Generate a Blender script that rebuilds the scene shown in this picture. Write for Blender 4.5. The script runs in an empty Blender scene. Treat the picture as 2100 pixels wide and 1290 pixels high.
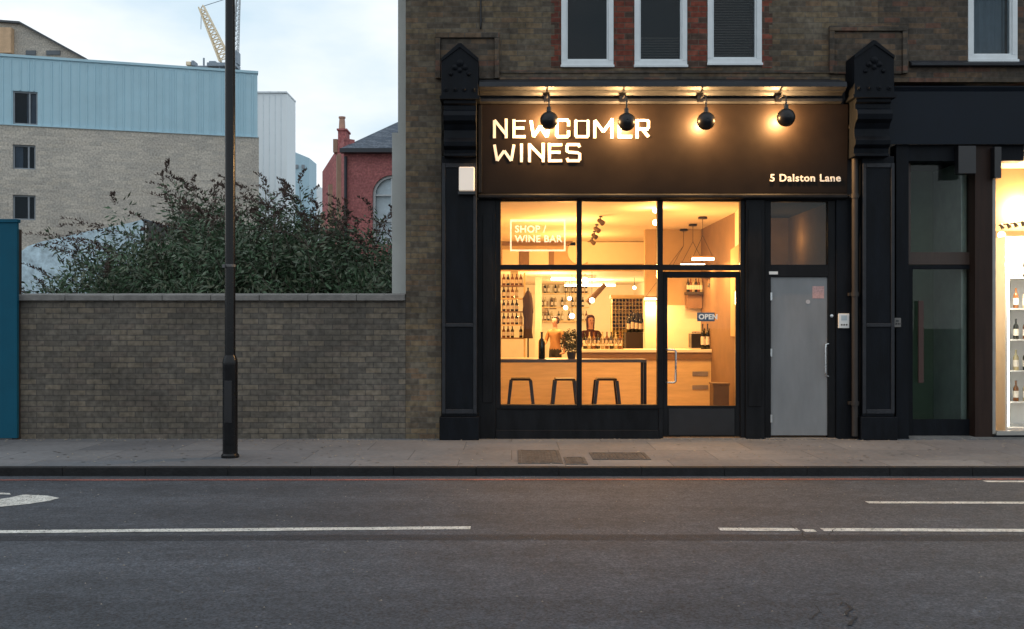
import bpy, bmesh, math, random
import numpy as np
from mathutils import Vector, Matrix
R = math.radians
random.seed(7)
S = bpy.context.scene
COL = S.collection

# ------------------------------------------------------------------ camera
F, CX, HY, H = 2072.0, 1050.0, 663.0, 1.6      # focal length in photo pixels, principal column, horizon row, eye height
cam_d = bpy.data.cameras.new('camera'); cam = bpy.data.objects.new('camera', cam_d); COL.objects.link(cam)
cam.location = (0, 0, H); cam.rotation_euler = (R(90), 0, 0)
cam_d.sensor_width = 36; cam_d.lens = 36*F/2100; cam_d.shift_y = (HY-645)/2100
cam_d.clip_end = 2000; cam_d.clip_start = 0.05
S.camera = cam

# ------------------------------------------------------------------ sky, sun, exposure
SUN_EL, SUN_AZ = 6.0, -55.0          # low dusk sun ahead and to the left, hidden by cloud and buildings
w = bpy.data.worlds.new("World"); S.world = w; w.use_nodes = True
nt = w.node_tree; N = nt.nodes; L = nt.links
N.clear()
out = N.new('ShaderNodeOutputWorld'); bg = N.new('ShaderNodeBackground')
sky = N.new('ShaderNodeTexSky'); sky.sky_type = 'NISHITA'; sky.sun_disc = False
sky.sun_elevation = R(SUN_EL); sky.sun_rotation = R(SUN_AZ)
bgs = N.new('ShaderNodeBackground'); bgs.inputs['Strength'].default_value = 0.12
L.new(sky.outputs[0], bgs.inputs['Color'])
tc = N.new('ShaderNodeTexCoord'); mp = N.new('ShaderNodeMapping'); mp.inputs['Scale'].default_value = (1.0, 1.0, 2.6)
mp.inputs['Location'].default_value = (0.35, 0.2, 0.55)
nz = N.new('ShaderNodeTexNoise'); nz.inputs['Scale'].default_value = 2.1; nz.inputs['Detail'].default_value = 7; nz.inputs['Roughness'].default_value = 0.5
L.new(tc.outputs['Generated'], mp.inputs[0]); L.new(mp.outputs[0], nz.inputs['Vector'])
cr = N.new('ShaderNodeValToRGB'); cr.color_ramp.elements[0].position = 0.42; cr.color_ramp.elements[1].position = 0.56
cr.color_ramp.elements[0].color = (0.60, 0.75, 0.86, 1); cr.color_ramp.elements[1].color = (0.93, 0.965, 1.0, 1)
L.new(nz.outputs['Fac'], cr.inputs[0])
bg.inputs['Strength'].default_value = 1.2
L.new(cr.outputs[0], bg.inputs['Color'])
mx = N.new('ShaderNodeMixShader'); mx.inputs[0].default_value = 0.90
L.new(bgs.outputs[0], mx.inputs[1]); L.new(bg.outputs[0], mx.inputs[2]); L.new(mx.outputs[0], out.inputs[0])

sd = bpy.data.lights.new('sun', 'SUN'); sd.energy = 0.25; sd.angle = R(12); sd.color = (1, 0.86, 0.7)
so = bpy.data.objects.new('sun', sd); COL.objects.link(so); so.location = (-20, 20, 20)
sdir = Vector((math.sin(R(SUN_AZ))*math.cos(R(SUN_EL)), math.cos(R(SUN_AZ))*math.cos(R(SUN_EL)), math.sin(R(SUN_EL))))
so.rotation_euler = sdir.to_track_quat('Z', 'Y').to_euler()

S.view_settings.view_transform = 'Standard'; S.view_settings.look = 'None'
S.view_settings.exposure = 0; S.view_settings.gamma = 1
S.cycles.use_denoising = True
S.cycles.max_bounces = 8; S.cycles.diffuse_bounces = 4; S.cycles.transparent_max_bounces = 12
S.cycles.sample_clamp_indirect = 4

# ------------------------------------------------------------------ helpers
def PX(px, Y): return (px-CX)/F*Y
def PZ(py, Y): return H+(HY-py)/F*Y
def GR(px, py, z=0.0):                     # point on level z under a photo pixel
    Y = (H-z)*F/(py-HY)
    return Vector((PX(px, Y), Y, z))

ORG = {}
def org(o): return ORG.get(o.name, Vector((0, 0, 0))) if o else Vector((0, 0, 0))

class MB:
    def __init__(s): s.v = []; s.f = []; s.m = []
    def add(s, vs, fs, mi=0):
        n = len(s.v); s.v += [tuple(v) for v in vs]
        for f in fs: s.f.append(tuple(i+n for i in f)); s.m.append(mi)
        return s
    def box(s, x0, x1, y0, y1, z0, z1, mi=0):
        if x0 > x1: x0, x1 = x1, x0
        if y0 > y1: y0, y1 = y1, y0
        if z0 > z1: z0, z1 = z1, z0
        v = [(x0,y0,z0),(x1,y0,z0),(x1,y1,z0),(x0,y1,z0),(x0,y0,z1),(x1,y0,z1),(x1,y1,z1),(x0,y1,z1)]
        return s.add(v, [(0,3,2,1),(4,5,6,7),(0,1,5,4),(1,2,6,5),(2,3,7,6),(3,0,4,7)], mi)
    def pbox(s, px0, px1, py0, py1, Y0, Y1, Yr=None, mi=0):      # front face spans these photo pixels at depth Yr
        Yr = Yr or Y0
        return s.box(PX(px0,Yr), PX(px1,Yr), Y0, Y1, PZ(py1,Yr), PZ(py0,Yr), mi)
    def prism_y(s, pts, y0, y1, mi=0):      # pts (x,z)
        n = len(pts); a = sum(pts[i][0]*pts[(i+1)%n][1]-pts[(i+1)%n][0]*pts[i][1] for i in range(n))
        if a < 0: pts = pts[::-1]
        v = [(x,y0,z) for x,z in pts]+[(x,y1,z) for x,z in pts]
        fs = [tuple(range(n)), tuple(range(2*n-1,n-1,-1))]+[(i,i+n,(i+1)%n+n,(i+1)%n) for i in range(n)]
        return s.add(v, fs, mi)
    def prism_x(s, pts, x0, x1, mi=0):      # pts (y,z)
        n = len(pts); a = sum(pts[i][0]*pts[(i+1)%n][1]-pts[(i+1)%n][0]*pts[i][1] for i in range(n))
        if a < 0: pts = pts[::-1]
        v = [(x0,y,z) for y,z in pts]+[(x1,y,z) for y,z in pts]
        fs = [tuple(range(n-1,-1,-1)), tuple(range(n,2*n))]+[(i,(i+1)%n,(i+1)%n+n,i+n) for i in range(n)]
        return s.add(v, fs, mi)
    def prism_z(s, pts, z0, z1, mi=0):      # pts (x,y)
        n = len(pts); a = sum(pts[i][0]*pts[(i+1)%n][1]-pts[(i+1)%n][0]*pts[i][1] for i in range(n))
        if a < 0: pts = pts[::-1]
        v = [(x,y,z0) for x,y in pts]+[(x,y,z1) for x,y in pts]
        fs = [tuple(range(n-1,-1,-1)), tuple(range(n,2*n))]+[(i,(i+1)%n,(i+1)%n+n,i+n) for i in range(n)]
        return s.add(v, fs, mi)
    def tube(s, pts, r, n=10, mi=0, cap=True):
        pts = [Vector(p) for p in pts]; rs = r if isinstance(r, (list, tuple)) else [r]*len(pts)
        base = len(s.v); up = None
        for i, p in enumerate(pts):
            d = (pts[min(i+1,len(pts)-1)]-pts[max(i-1,0)]).normalized()
            if up is None:
                up = Vector((0,0,1)) if abs(d.z) < 0.9 else Vector((0,1,0))
            a = d.cross(up)
            if a.length < 1e-4: a = d.cross(Vector((1,0,0)))
            a.normalize(); b = d.cross(a).normalized(); up = -b if b.dot(up) < 0 else b
            for k in range(n):
                t = 2*math.pi*k/n
                s.v.append(tuple(p+a*math.cos(t)*rs[i]+up*math.sin(t)*rs[i]))
        for i in range(len(pts)-1):
            for k in range(n):
                q = base+i*n
                s.f.append((q+k, q+(k+1)%n, q+n+(k+1)%n, q+n+k)); s.m.append(mi)
        if cap:
            s.f.append(tuple(base+k for k in range(n-1,-1,-1))); s.m.append(mi)
            q = base+(len(pts)-1)*n; s.f.append(tuple(q+k for k in range(n))); s.m.append(mi)
        return s
    def lathe(s, prof, c=(0,0,0), axis='z', n=20, mi=0, a0=0, a1=2*math.pi):   # prof (r, h)
        base = len(s.v); full = abs(a1-a0-2*math.pi) < 1e-6; m = n if full else n+1
        for r, h in prof:
            for k in range(m):
                t = a0+(a1-a0)*k/n; x, y = r*math.cos(t), r*math.sin(t)
                p = (x,y,h) if axis == 'z' else ((x,h,y) if axis == 'y' else (h,x,y))
                s.v.append((c[0]+p[0], c[1]+p[1], c[2]+p[2]))
        for i in range(len(prof)-1):
            for k in range(n):
                k2 = (k+1) % m
                s.f.append((base+i*m+k, base+i*m+k2, base+(i+1)*m+k2, base+(i+1)*m+k)); s.m.append(mi)
        return s
    def ball(s, c, r, n=16, mi=0, sz=1.0):
        return s.lathe([(max(1e-4, r*math.sin(math.pi*i/(n//2))), -r*sz*math.cos(math.pi*i/(n//2))) for i in range(n//2+1)], c, 'z', n, mi)
    def build(s, name, mats, parent=None, smooth=False, bevel=0.0):
        o_ = org(parent)
        me = bpy.data.meshes.new(name)
        me.from_pydata([(x-o_.x, y-o_.y, z-o_.z) for x,y,z in s.v], [], s.f)
        if not isinstance(mats, (list, tuple)): mats = [mats]
        for m in mats: me.materials.append(m)
        me.polygons.foreach_set('material_index', s.m)
        if smooth: me.polygons.foreach_set('use_smooth', [True]*len(s.f))
        bm = bmesh.new(); bm.from_mesh(me); bmesh.ops.recalc_face_normals(bm, faces=bm.faces); bm.to_mesh(me); bm.free()
        if smooth:
            try: me.set_sharp_from_angle(angle=R(40))
            except Exception: pass
        me.update()
        o = bpy.data.objects.new(name, me); COL.objects.link(o)
        if parent: o.parent = parent
        ORG[o.name] = o_
        if bevel:
            b = o.modifiers.new('bevel', 'BEVEL'); b.width = bevel; b.segments = 2; b.limit_method = 'ANGLE'
        return o

def tag(o, label=None, cat=None, group=None, kind=None):
    if label: o['label'] = label
    if cat: o['category'] = cat
    if group: o['group'] = group
    if kind: o['kind'] = kind
    return o
def thing(name, label, cat, loc=(0,0,0), group=None, rz=0):
    o = bpy.data.objects.new(name, None); COL.objects.link(o); o.location = loc; o.rotation_euler = (0,0,rz)
    o.empty_display_size = 0.1
    ORG[o.name] = Vector(loc) if not rz else Vector((0,0,0))
    return tag(o, label, cat, group)
def copy_tree(o, parent=None):
    c = o.copy(); COL.objects.link(c); c.parent = parent
    for ch in list(o.children): copy_tree(ch, c)
    return c
def text(body, size, name, mat, loc, parent, extrude=0.004, align='LEFT', sx=1.0, bold=0.0, spacing=1.0):
    cu = bpy.data.curves.new(name, 'FONT'); cu.body = body; cu.size = size; cu.extrude = extrude; cu.align_x = align; cu.offset = bold
    cu.space_character = spacing; cu.resolution_u = 4
    t = bpy.data.objects.new('tmp_text', cu); COL.objects.link(t)
    dg = bpy.context.evaluated_depsgraph_get(); me = bpy.data.meshes.new_from_object(t.evaluated_get(dg))
    bpy.data.objects.remove(t)
    o_ = org(parent); M = Matrix.Translation(Vector(loc)-o_) @ Matrix.Rotation(R(90), 4, 'X') @ Matrix.Diagonal((sx,1,1,1))
    me.transform(M); me.materials.clear(); me.materials.append(mat)
    o = bpy.data.objects.new(name, me); COL.objects.link(o); o.parent = parent; ORG[o.name] = o_
    return o
def strokes(mb, glyphs, x0, z0, w, h, t, y, d):
    """letter strokes given as polylines on a unit cell; every stroke sits a hair prouder than the last"""
    k = 0
    for pl in glyphs:
        for (ax, az), (bx, bz) in zip(pl[:-1], pl[1:]):
            a = Vector((x0+t/2+ax*(w-t), z0+t/2+az*(h-t))); b = Vector((x0+t/2+bx*(w-t), z0+t/2+bz*(h-t)))
            dv = (b-a).normalized(); nn = Vector((-dv.y, dv.x))*t/2
            if abs(dv.x) < 1e-3 or abs(dv.y) < 1e-3: a -= dv*t*0.5; b += dv*t*0.5
            q = [a-nn, b-nn, b+nn, a+nn]
            mb.prism_y([(p.x, p.y) for p in q], y-d-0.0006*k, y+0.001); k += 1

# ------------------------------------------------------------------ materials
MATS = {}
def M(name, col=(0.5,0.5,0.5), rough=0.6, metal=0.0, var=0.15, vs=3.0, bump=0.0, bs=40.0, spec=0.5, stretch=(1,1,1)):
    if name in MATS: return MATS[name]
    m = bpy.data.materials.new(name); m.use_nodes = True; nt = m.node_tree; N = nt.nodes; L = nt.links
    b = N['Principled BSDF']; b.inputs['Roughness'].default_value = rough; b.inputs['Metallic'].default_value = metal
    b.inputs['Specular IOR Level'].default_value = spec
    tc = N.new('ShaderNodeTexCoord'); mp = N.new('ShaderNodeMapping'); mp.inputs['Scale'].default_value = stretch
    L.new(tc.outputs['Object'], mp.inputs[0])
    n = N.new('ShaderNodeTexNoise'); n.inputs['Scale'].default_value = vs; n.inputs['Detail'].default_value = 6; n.inputs['Roughness'].default_value = 0.65
    L.new(mp.outputs[0], n.inputs['Vector'])
    r = N.new('ShaderNodeMapRange'); r.inputs[1].default_value = 0.3; r.inputs[2].default_value = 0.7
    r.inputs[3].default_value = 1-var; r.inputs[4].default_value = 1+var
    L.new(n.outputs['Fac'], r.inputs[0])
    v = N.new('ShaderNodeVectorMath'); v.operation = 'SCALE'; v.inputs[0].default_value = col
    L.new(r.outputs[0], v.inputs['Scale']); L.new(v.outputs[0], b.inputs['Base Color'])
    r2 = N.new('ShaderNodeMapRange'); r2.inputs[3].default_value = max(0.02, rough-0.12); r2.inputs[4].default_value = min(1, rough+0.12)
    L.new(n.outputs['Fac'], r2.inputs[0]); L.new(r2.outputs[0], b.inputs['Roughness'])
    if bump:
        n2 = N.new('ShaderNodeTexNoise'); n2.inputs['Scale'].default_value = bs; n2.inputs['Detail'].default_value = 4
        L.new(mp.outputs[0], n2.inputs['Vector'])
        bp = N.new('ShaderNodeBump'); bp.inputs['Strength'].default_value = bump; bp.inputs['Distance'].default_value = 0.02
        L.new(n2.outputs['Fac'], bp.inputs['Height']); L.new(bp.outputs[0], b.inputs['Normal'])
    MATS[name] = m; return m

def emit(name, col, strength):
    if name in MATS: return MATS[name]
    m = bpy.data.materials.new(name); m.use_nodes = True; b = m.node_tree.nodes['Principled BSDF']
    b.inputs['Base Color'].default_value = (0.8,0.75,0.7,1); b.inputs['Emission Color'].default_value = (*col,1); b.inputs['Emission Strength'].default_value = strength
    MATS[name] = m; return m

def glass(name, ior=1.35, tint=(1,1,1), rough=0.0, extra=0.0):
    if name in MATS: return MATS[name]
    m = bpy.data.materials.new(name); m.use_nodes = True; nt = m.node_tree; N = nt.nodes; L = nt.links; N.clear()
    o = N.new('ShaderNodeOutputMaterial'); t = N.new('ShaderNodeBsdfTransparent'); g = N.new('ShaderNodeBsdfGlossy'); fr = N.new('ShaderNodeFresnel'); mx = N.new('ShaderNodeMixShader')
    t.inputs[0].default_value = (*tint,1); g.inputs['Roughness'].default_value = rough; fr.inputs[0].default_value = ior
    ad = N.new('ShaderNodeMath'); ad.operation = 'ADD'; ad.inputs[1].default_value = extra; L.new(fr.outputs[0], ad.inputs[0])
    L.new(ad.outputs[0], mx.inputs[0]); L.new(t.outputs[0], mx.inputs[1]); L.new(g.outputs[0], mx.inputs[2]); L.new(mx.outputs[0], o.inputs[0])
    MATS[name] = m; return m

def brick(name, cols, mortar, bw=0.225, rh=0.075, ms=0.006, big=0.35, bump=0.5, red=None, bigscale=0.5):
    if name in MATS: return MATS[name]
    m = bpy.data.materials.new(name); m.use_nodes = True; nt = m.node_tree; N = nt.nodes; L = nt.links
    b = N['Principled BSDF']; b.inputs['Roughness'].default_value = 0.9; b.inputs['Specular IOR Level'].default_value = 0.2
    tc = N.new('ShaderNodeTexCoord'); sp = N.new('ShaderNodeSeparateXYZ'); L.new(tc.outputs['Object'], sp.inputs[0])
    ad = N.new('ShaderNodeMath'); ad.operation = 'ADD'; L.new(sp.outputs[0], ad.inputs[0]); L.new(sp.outputs[1], ad.inputs[1])
    cb = N.new('ShaderNodeCombineXYZ'); L.new(ad.outputs[0], cb.inputs[0]); L.new(sp.outputs[2], cb.inputs[1])
    wn = N.new('ShaderNodeTexNoise'); wn.inputs['Scale'].default_value = 6; L.new(cb.outputs[0], wn.inputs['Vector'])
    wv = N.new('ShaderNodeMix'); wv.data_type = 'VECTOR'; wv.inputs['Factor'].default_value = 0.012
    L.new(cb.outputs[0], wv.inputs[4]); L.new(wn.outputs['Color'], wv.inputs[5])
    t = N.new('ShaderNodeTexBrick'); t.inputs['Scale'].default_value = 1; t.inputs['Brick Width'].default_value = bw; t.inputs['Row Height'].default_value = rh
    t.inputs['Mortar Size'].default_value = ms; t.inputs['Mortar Smooth'].default_value = 0.3; t.inputs['Bias'].default_value = 0
    t.inputs['Color1'].default_value = (0,0,0,1); t.inputs['Color2'].default_value = (1,1,1,1); t.inputs['Mortar'].default_value = (0,0,0,1)
    L.new(wv.outputs[1], t.inputs['Vector'])
    ramp = N.new('ShaderNodeValToRGB'); ramp.color_ramp.interpolation = 'CONSTANT'
    while len(ramp.color_ramp.elements) < len(cols): ramp.color_ramp.elements.new(0.5)
    for i, c in enumerate(cols):
        ramp.color_ramp.elements[i].position = i/len(cols); ramp.color_ramp.elements[i].color = (*c,1)
    L.new(t.outputs['Color'], ramp.inputs[0])
    mxm = N.new('ShaderNodeMix'); mxm.data_type = 'RGBA'; L.new(t.outputs['Fac'], mxm.inputs['Factor'])
    L.new(ramp.outputs[0], mxm.inputs[6]); mxm.inputs[7].default_value = (*mortar,1)
    n = N.new('ShaderNodeTexNoise'); n.inputs['Scale'].default_value = bigscale; n.inputs['Detail'].default_value = 8; n.inputs['Roughness'].default_value = 0.65
    L.new(tc.outputs['Object'], n.inputs['Vector'])
    r = N.new('ShaderNodeMapRange'); r.inputs[1].default_value = 0.3; r.inputs[2].default_value = 0.7; r.inputs[3].default_value = 1-big; r.inputs[4].default_value = 1+big
    L.new(n.outputs['Fac'], r.inputs[0])
    n3 = N.new('ShaderNodeTexNoise'); n3.inputs['Scale'].default_value = 14; n3.inputs['Detail'].default_value = 4; L.new(tc.outputs['Object'], n3.inputs['Vector'])
    r3 = N.new('ShaderNodeMapRange'); r3.inputs[1].default_value = 0.3; r3.inputs[2].default_value = 0.7; r3.inputs[3].default_value = 0.7; r3.inputs[4].default_value = 1.3
    L.new(n3.outputs['Fac'], r3.inputs[0])
    mu = N.new('ShaderNodeMath'); mu.operation = 'MULTIPLY'; L.new(r.outputs[0], mu.inputs[0]); L.new(r3.outputs[0], mu.inputs[1])
    v = N.new('ShaderNodeVectorMath'); v.operation = 'SCALE'; L.new(mxm.outputs[2], v.inputs[0]); L.new(mu.outputs[0], v.inputs['Scale'])
    L.new(v.outputs[0], b.inputs['Base Color'])
    inv = N.new('ShaderNodeMath'); inv.operation = 'SUBTRACT'; inv.inputs[0].default_value = 1; L.new(t.outputs['Fac'], inv.inputs[1])
    bp = N.new('ShaderNodeBump'); bp.inputs['Strength'].default_value = bump; bp.inputs['Distance'].default_value = 0.01
    L.new(inv.outputs[0], bp.inputs['Height']); L.new(bp.outputs[0], b.inputs['Normal'])
    MATS[name] = m; return m

stock = brick('london_stock_brick', [(0.118,0.094,0.066),(0.140,0.108,0.070),(0.086,0.070,0.054),(0.158,0.115,0.072),(0.104,0.080,0.058),(0.135,0.092,0.060),(0.122,0.102,0.076)], (0.100,0.088,0.074), big=0.45, bigscale=0.9)
stock2 = brick('sooty_stock_brick', [(0.078,0.064,0.050),(0.104,0.076,0.053),(0.062,0.053,0.044),(0.118,0.082,0.055),(0.084,0.065,0.051),(0.118,0.067,0.049)], (0.080,0.070,0.061), bigscale=0.9)
wallbrick = brick('garden_wall_brick', [(0.122,0.107,0.088),(0.138,0.118,0.094),(0.104,0.092,0.078),(0.154,0.128,0.098),(0.114,0.099,0.082),(0.128,0.107,0.088)], (0.068,0.062,0.057), big=0.38, bigscale=0.8)
redbrick = brick('red_gauged_brick', [(0.16,0.045,0.03),(0.12,0.04,0.03),(0.09,0.04,0.03),(0.19,0.06,0.04),(0.07,0.045,0.035)], (0.09,0.075,0.06))
buff = brick('buff_brick', [(0.48,0.44,0.385),(0.455,0.42,0.37),(0.53,0.485,0.42),(0.43,0.40,0.355),(0.50,0.455,0.39)], (0.46,0.425,0.37), big=0.12, bigscale=0.3, bw=0.45, rh=0.15, ms=0.01)
redhouse = brick('hazed_red_brick', [(0.46,0.165,0.165),(0.43,0.155,0.155),(0.49,0.18,0.175),(0.41,0.15,0.15)], (0.42,0.18,0.17), big=0.15)  # red brick paled and pinkened, distance haze put into the colours
paint = M('charcoal_paint', (0.0085,0.009,0.0105), 0.55, var=0.5, vs=3, bump=0.15, bs=25, spec=0.14, stretch=(2,2,0.5))
paint_navy = M('navy_black_paint', (0.0045,0.006,0.009), 0.55, var=0.5, vs=3, bump=0.15, bs=25, spec=0.14, stretch=(2,2,0.5))
board = M('fascia_paint', (0.0125,0.0085,0.0063), 0.55, var=0.22, vs=2.2, spec=0.12)
cornice_m = M('cornice_paint', (0.018,0.020,0.025), 0.5, var=0.3, vs=6, spec=0.3, bump=0.3, bs=20)
white_frame = M('white_window_paint', (0.66,0.70,0.72), 0.45, var=0.08, vs=6)
cream = M('cream_letter', (0.85,0.82,0.74), 0.5, var=0.03)
render_m = M('pale_render', (0.42,0.43,0.41), 0.85, var=0.12, vs=1.2, bump=0.2)
stone = M('coping_stone', (0.17,0.16,0.15), 0.85, var=0.3, vs=5, bump=0.4, bs=30)
black = M('black_metal', (0.008,0.008,0.010), 0.35, var=0.2, vs=6)
gloss_black = M('glossy_black_enamel', (0.006,0.006,0.007), 0.26, var=0.2, vs=8, spec=0.3)
steel = M('brushed_steel', (0.62,0.62,0.62), 0.28, 1.0, var=0.1, vs=8)
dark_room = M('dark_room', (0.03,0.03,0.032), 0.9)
brownwood = M('dark_brown_wood', (0.045,0.026,0.018), 0.5, var=0.3, vs=3, stretch=(6,6,0.6))
greypanel = M('grey_door_paint', (0.20,0.205,0.21), 0.38, var=0.14, vs=1.6, stretch=(2,2,0.5), bump=0.04, bs=8)
g_clear = glass('window_glass', 1.22)
g_upper = glass('upper_window_glass', 1.30, (0.8,0.85,0.88))
g_dark = glass('dim_door_glass', 1.30, (0.85,0.9,0.87))
warmwall = M('warm_white_wall', (0.80,0.74,0.58), 0.7, var=0.04)
ochre = M('ochre_wall', (0.46,0.33,0.17), 0.7, var=0.06)
ceilm = M('shop_ceiling', (0.72,0.64,0.50), 0.8, var=0.04)
ply = M('plywood', (0.66,0.50,0.24), 0.5, var=0.12, vs=2, stretch=(1,1,8))
floorwood = M('floor_boards', (0.40,0.28,0.16), 0.45, var=0.2, vs=3, stretch=(8,1,1))
bottle_g = M('dark_bottle_glass', (0.012,0.014,0.008), 0.12, var=0.2)
bottle_a = M('amber_bottle_glass', (0.16,0.06,0.015), 0.15, var=0.2)
bottle_p = M('pale_bottle_glass', (0.42,0.36,0.20), 0.15, var=0.2)
labelm = M('paper_label', (0.75,0.7,0.6), 0.7)
plastic_w = M('white_plastic', (0.72,0.72,0.70), 0.4, var=0.05)
shopcol = (1.0, 0.47, 0.13)

# ------------------------------------------------------------------ ground, road, pavement
def road_mat():
    m = bpy.data.materials.new('asphalt'); m.use_nodes = True; nt = m.node_tree; N = nt.nodes; L = nt.links
    b = N['Principled BSDF']; b.inputs['Roughness'].default_value = 0.82; b.inputs['Specular IOR Level'].default_value = 0.3
    tc = N.new('ShaderNodeTexCoord')
    def noise(sc, det, rough, stretch=(1,1,1)):
        mp = N.new('ShaderNodeMapping'); mp.inputs['Scale'].default_value = stretch; L.new(tc.outputs['Object'], mp.inputs[0])
        n = N.new('ShaderNodeTexNoise'); n.inputs['Scale'].default_value = sc; n.inputs['Detail'].default_value = det; n.inputs['Roughness'].default_value = rough
        L.new(mp.outputs[0], n.inputs['Vector']); return n.outputs['Fac']
    def rng(s, a, b_, lo, hi):
        r = N.new('ShaderNodeMapRange'); r.inputs[1].default_value = a; r.inputs[2].default_value = b_; r.inputs[3].default_value = lo; r.inputs[4].default_value = hi
        L.new(s, r.inputs[0]); return r.outputs[0]
    def mul(a, b_):
        x = N.new('ShaderNodeMath'); x.operation = 'MULTIPLY'; L.new(a, x.inputs[0]); L.new(b_, x.inputs[1]); return x.outputs[0]
    big = mul(rng(noise(0.6, 6, 0.65, (0.25,1.6,1)), 0.3, 0.7, 0.72, 1.26), rng(noise(1.6, 5, 0.7), 0.3, 0.7, 0.85, 1.15))
    mid = rng(noise(5, 6, 0.7, (0.6,1,1)), 0.3, 0.7, 0.8, 1.2)
    fine = mul(rng(noise(48, 3, 0.8), 0.35, 0.65, 0.45, 1.6), rng(noise(18, 4, 0.8), 0.35, 0.65, 0.74, 1.28))
    vor = N.new('ShaderNodeTexVoronoi'); vor.inputs['Scale'].default_value = 26; L.new(tc.outputs['Object'], vor.inputs['Vector'])
    spk = rng(vor.outputs['Distance'], 0.0, 0.13, 1.0, 0.0)
    wn = N.new('ShaderNodeTexWhiteNoise'); L.new(vor.outputs['Position'], wn.inputs['Vector'])
    pick = rng(wn.outputs['Value'], 0.72, 1.0, 0.0, 0.8); sp = mul(spk, pick)
    tot = mul(mul(big, mid), fine)
    v = N.new('ShaderNodeVectorMath'); v.operation = 'SCALE'; v.inputs[0].default_value = (0.047,0.054,0.066); L.new(tot, v.inputs['Scale'])
    mx = N.new('ShaderNodeMix'); mx.data_type = 'RGBA'; L.new(sp, mx.inputs['Factor']); L.new(v.outputs[0], mx.inputs[6]); mx.inputs[7].default_value = (0.24,0.24,0.22,1)
    L.new(mx.outputs[2], b.inputs['Base Color'])
    bp = N.new('ShaderNodeBump'); bp.inputs['Strength'].default_value = 0.5; bp.inputs['Distance'].default_value = 0.006
    L.new(noise(90, 3, 0.7), bp.inputs['Height']); L.new(bp.outputs[0], b.inputs['Normal'])
    return m
asphalt = road_mat()
ground_m = M('bare_ground', (0.09,0.08,0.065), 0.95, var=0.3, vs=0.6, bump=0.4)
def slab_mat():
    m = brick('paving_slabs', [(0.140,0.148,0.160),(0.128,0.135,0.148),(0.152,0.158,0.168),(0.136,0.141,0.151)], (0.085,0.088,0.093), bw=1.2, rh=0.9, ms=0.007, big=0.2, bump=0.4, bigscale=0.7)
    nt = m.node_tree; L = nt.links
    sp = next(n for n in nt.nodes if n.type == 'SEPXYZ'); cb = next(n for n in nt.nodes if n.type == 'COMBXYZ')
    L.new(sp.outputs[0], cb.inputs[0]); L.new(sp.outputs[1], cb.inputs[1])
    return m
slabs = slab_mat()
for n_ in slabs.node_tree.nodes:
    if n_.type == 'MAP_RANGE' and abs(n_.inputs[3].default_value-0.7) < 1e-4: n_.inputs[3].default_value = 0.9; n_.inputs[4].default_value = 1.1
ROAD = -0.088
KY = 11.17
g = MB(); g.add([(-900,-300,-0.2),(900,-300,-0.2),(900,1500,-0.2),(-900,1500,-0.2)], [(0,1,2,3)])
tag(g.build('ground', ground_m), kind='structure')
g = MB(); g.box(-60, 60, 14.3, 140, -0.19, -0.03); tag(g.build('ground', ground_m), kind='structure')
g = MB(); g.box(-80, 80, -3.2, KY, -0.19, ROAD); tag(g.build('road', asphalt), kind='structure')
g = MB(); g.box(-80, 80, KY+0.14, 14.3, -0.18, 0.0); tag(g.build('pavement', slabs), kind='structure')
g = MB(); g.box(-80, 80, -6.5, -3.2, -0.19, 0.0); tag(g.build('pavement', slabs), kind='structure')
kerb_m = M('granite_kerb', (0.020,0.020,0.021), 0.9, spec=0.15, var=0.25, vs=6, bump=0.5, bs=30)  # granite darkened evenly, the kerb's deep shade is put into its colour
g = MB(); x = -80.0
while x < 80: g.box(x, x+0.911, KY, KY+0.138, -0.18, 0.003+random.uniform(-0.001,0.001)); x += 0.915
tag(g.build('kerb', kerb_m, bevel=0.006), kind='structure')
line_w = M('road_paint_white', (0.52,0.53,0.50), 0.7, var=0.35, vs=9, bump=0.2)
def worn(m, thr):
    nt = m.node_tree; N = nt.nodes; L = nt.links; b = N['Principled BSDF']
    n = N.new('ShaderNodeTexNoise'); n.inputs['Scale'].default_value = 45; n.inputs['Detail'].default_value = 6; n.inputs['Roughness'].default_value = 0.8
    tc = N.new('ShaderNodeTexCoord'); L.new(tc.outputs['Object'], n.inputs['Vector'])
    r = N.new('ShaderNodeMapRange'); r.inputs[1].default_value = thr; r.inputs[2].default_value = thr+0.04; L.new(n.outputs['Fac'], r.inputs[0])
    L.new(r.outputs[0], b.inputs['Alpha'])
worn(line_w, 0.41)
line_r = M('road_paint_red', (0.24,0.075,0.06), 0.75, var=0.4, vs=5, stretch=(0.3,1,1)); worn(line_r, 0.44)
def flat_poly(pts, z, name, mat):
    g = MB(); g.add([(p[0],p[1],z) for p in pts], [tuple(range(len(pts)))]); return tag(g.build(name, mat), kind='structure')
def road_line(a, b, w, name='road_marking', mat=line_w):
    a = GR(*a, ROAD); b = GR(*b, ROAD); n = max(2, int((b-a).length/0.4)); tp = []; bt = []
    for i in range(n+1):
        p = a.lerp(b, i/n); j = random.uniform(-0.006, 0.006)
        tp.append((p.x, p.y+w/2+j)); bt.append((p.x, p.y-w/2+random.uniform(-0.006,0.006)))
    return flat_poly(bt+tp[::-1], ROAD+0.004, name, mat)
road_line((-1200,1102),(965,1083), 0.115)
road_line((1475,1086),(1638,1087), 0.115); road_line((1648,1089),(1672,1089), 0.10); road_line((1686,1087),(3100,1092), 0.115)
road_line((1778,1031),(3000,1034), 0.10)
road_line((2020,988),(3000,989), 0.10)
road_line((-1400,986),(3600,982), 0.09, mat=line_r)
pts = [GR(*p, ROAD) for p in [(-260,1064),(-120,1056),(0,1040),(60,1034),(100,1028),(122,1022),(96,1017),(48,1015),(20,1021),(-20,1027),(-140,1036),(-260,1044)]]
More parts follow.
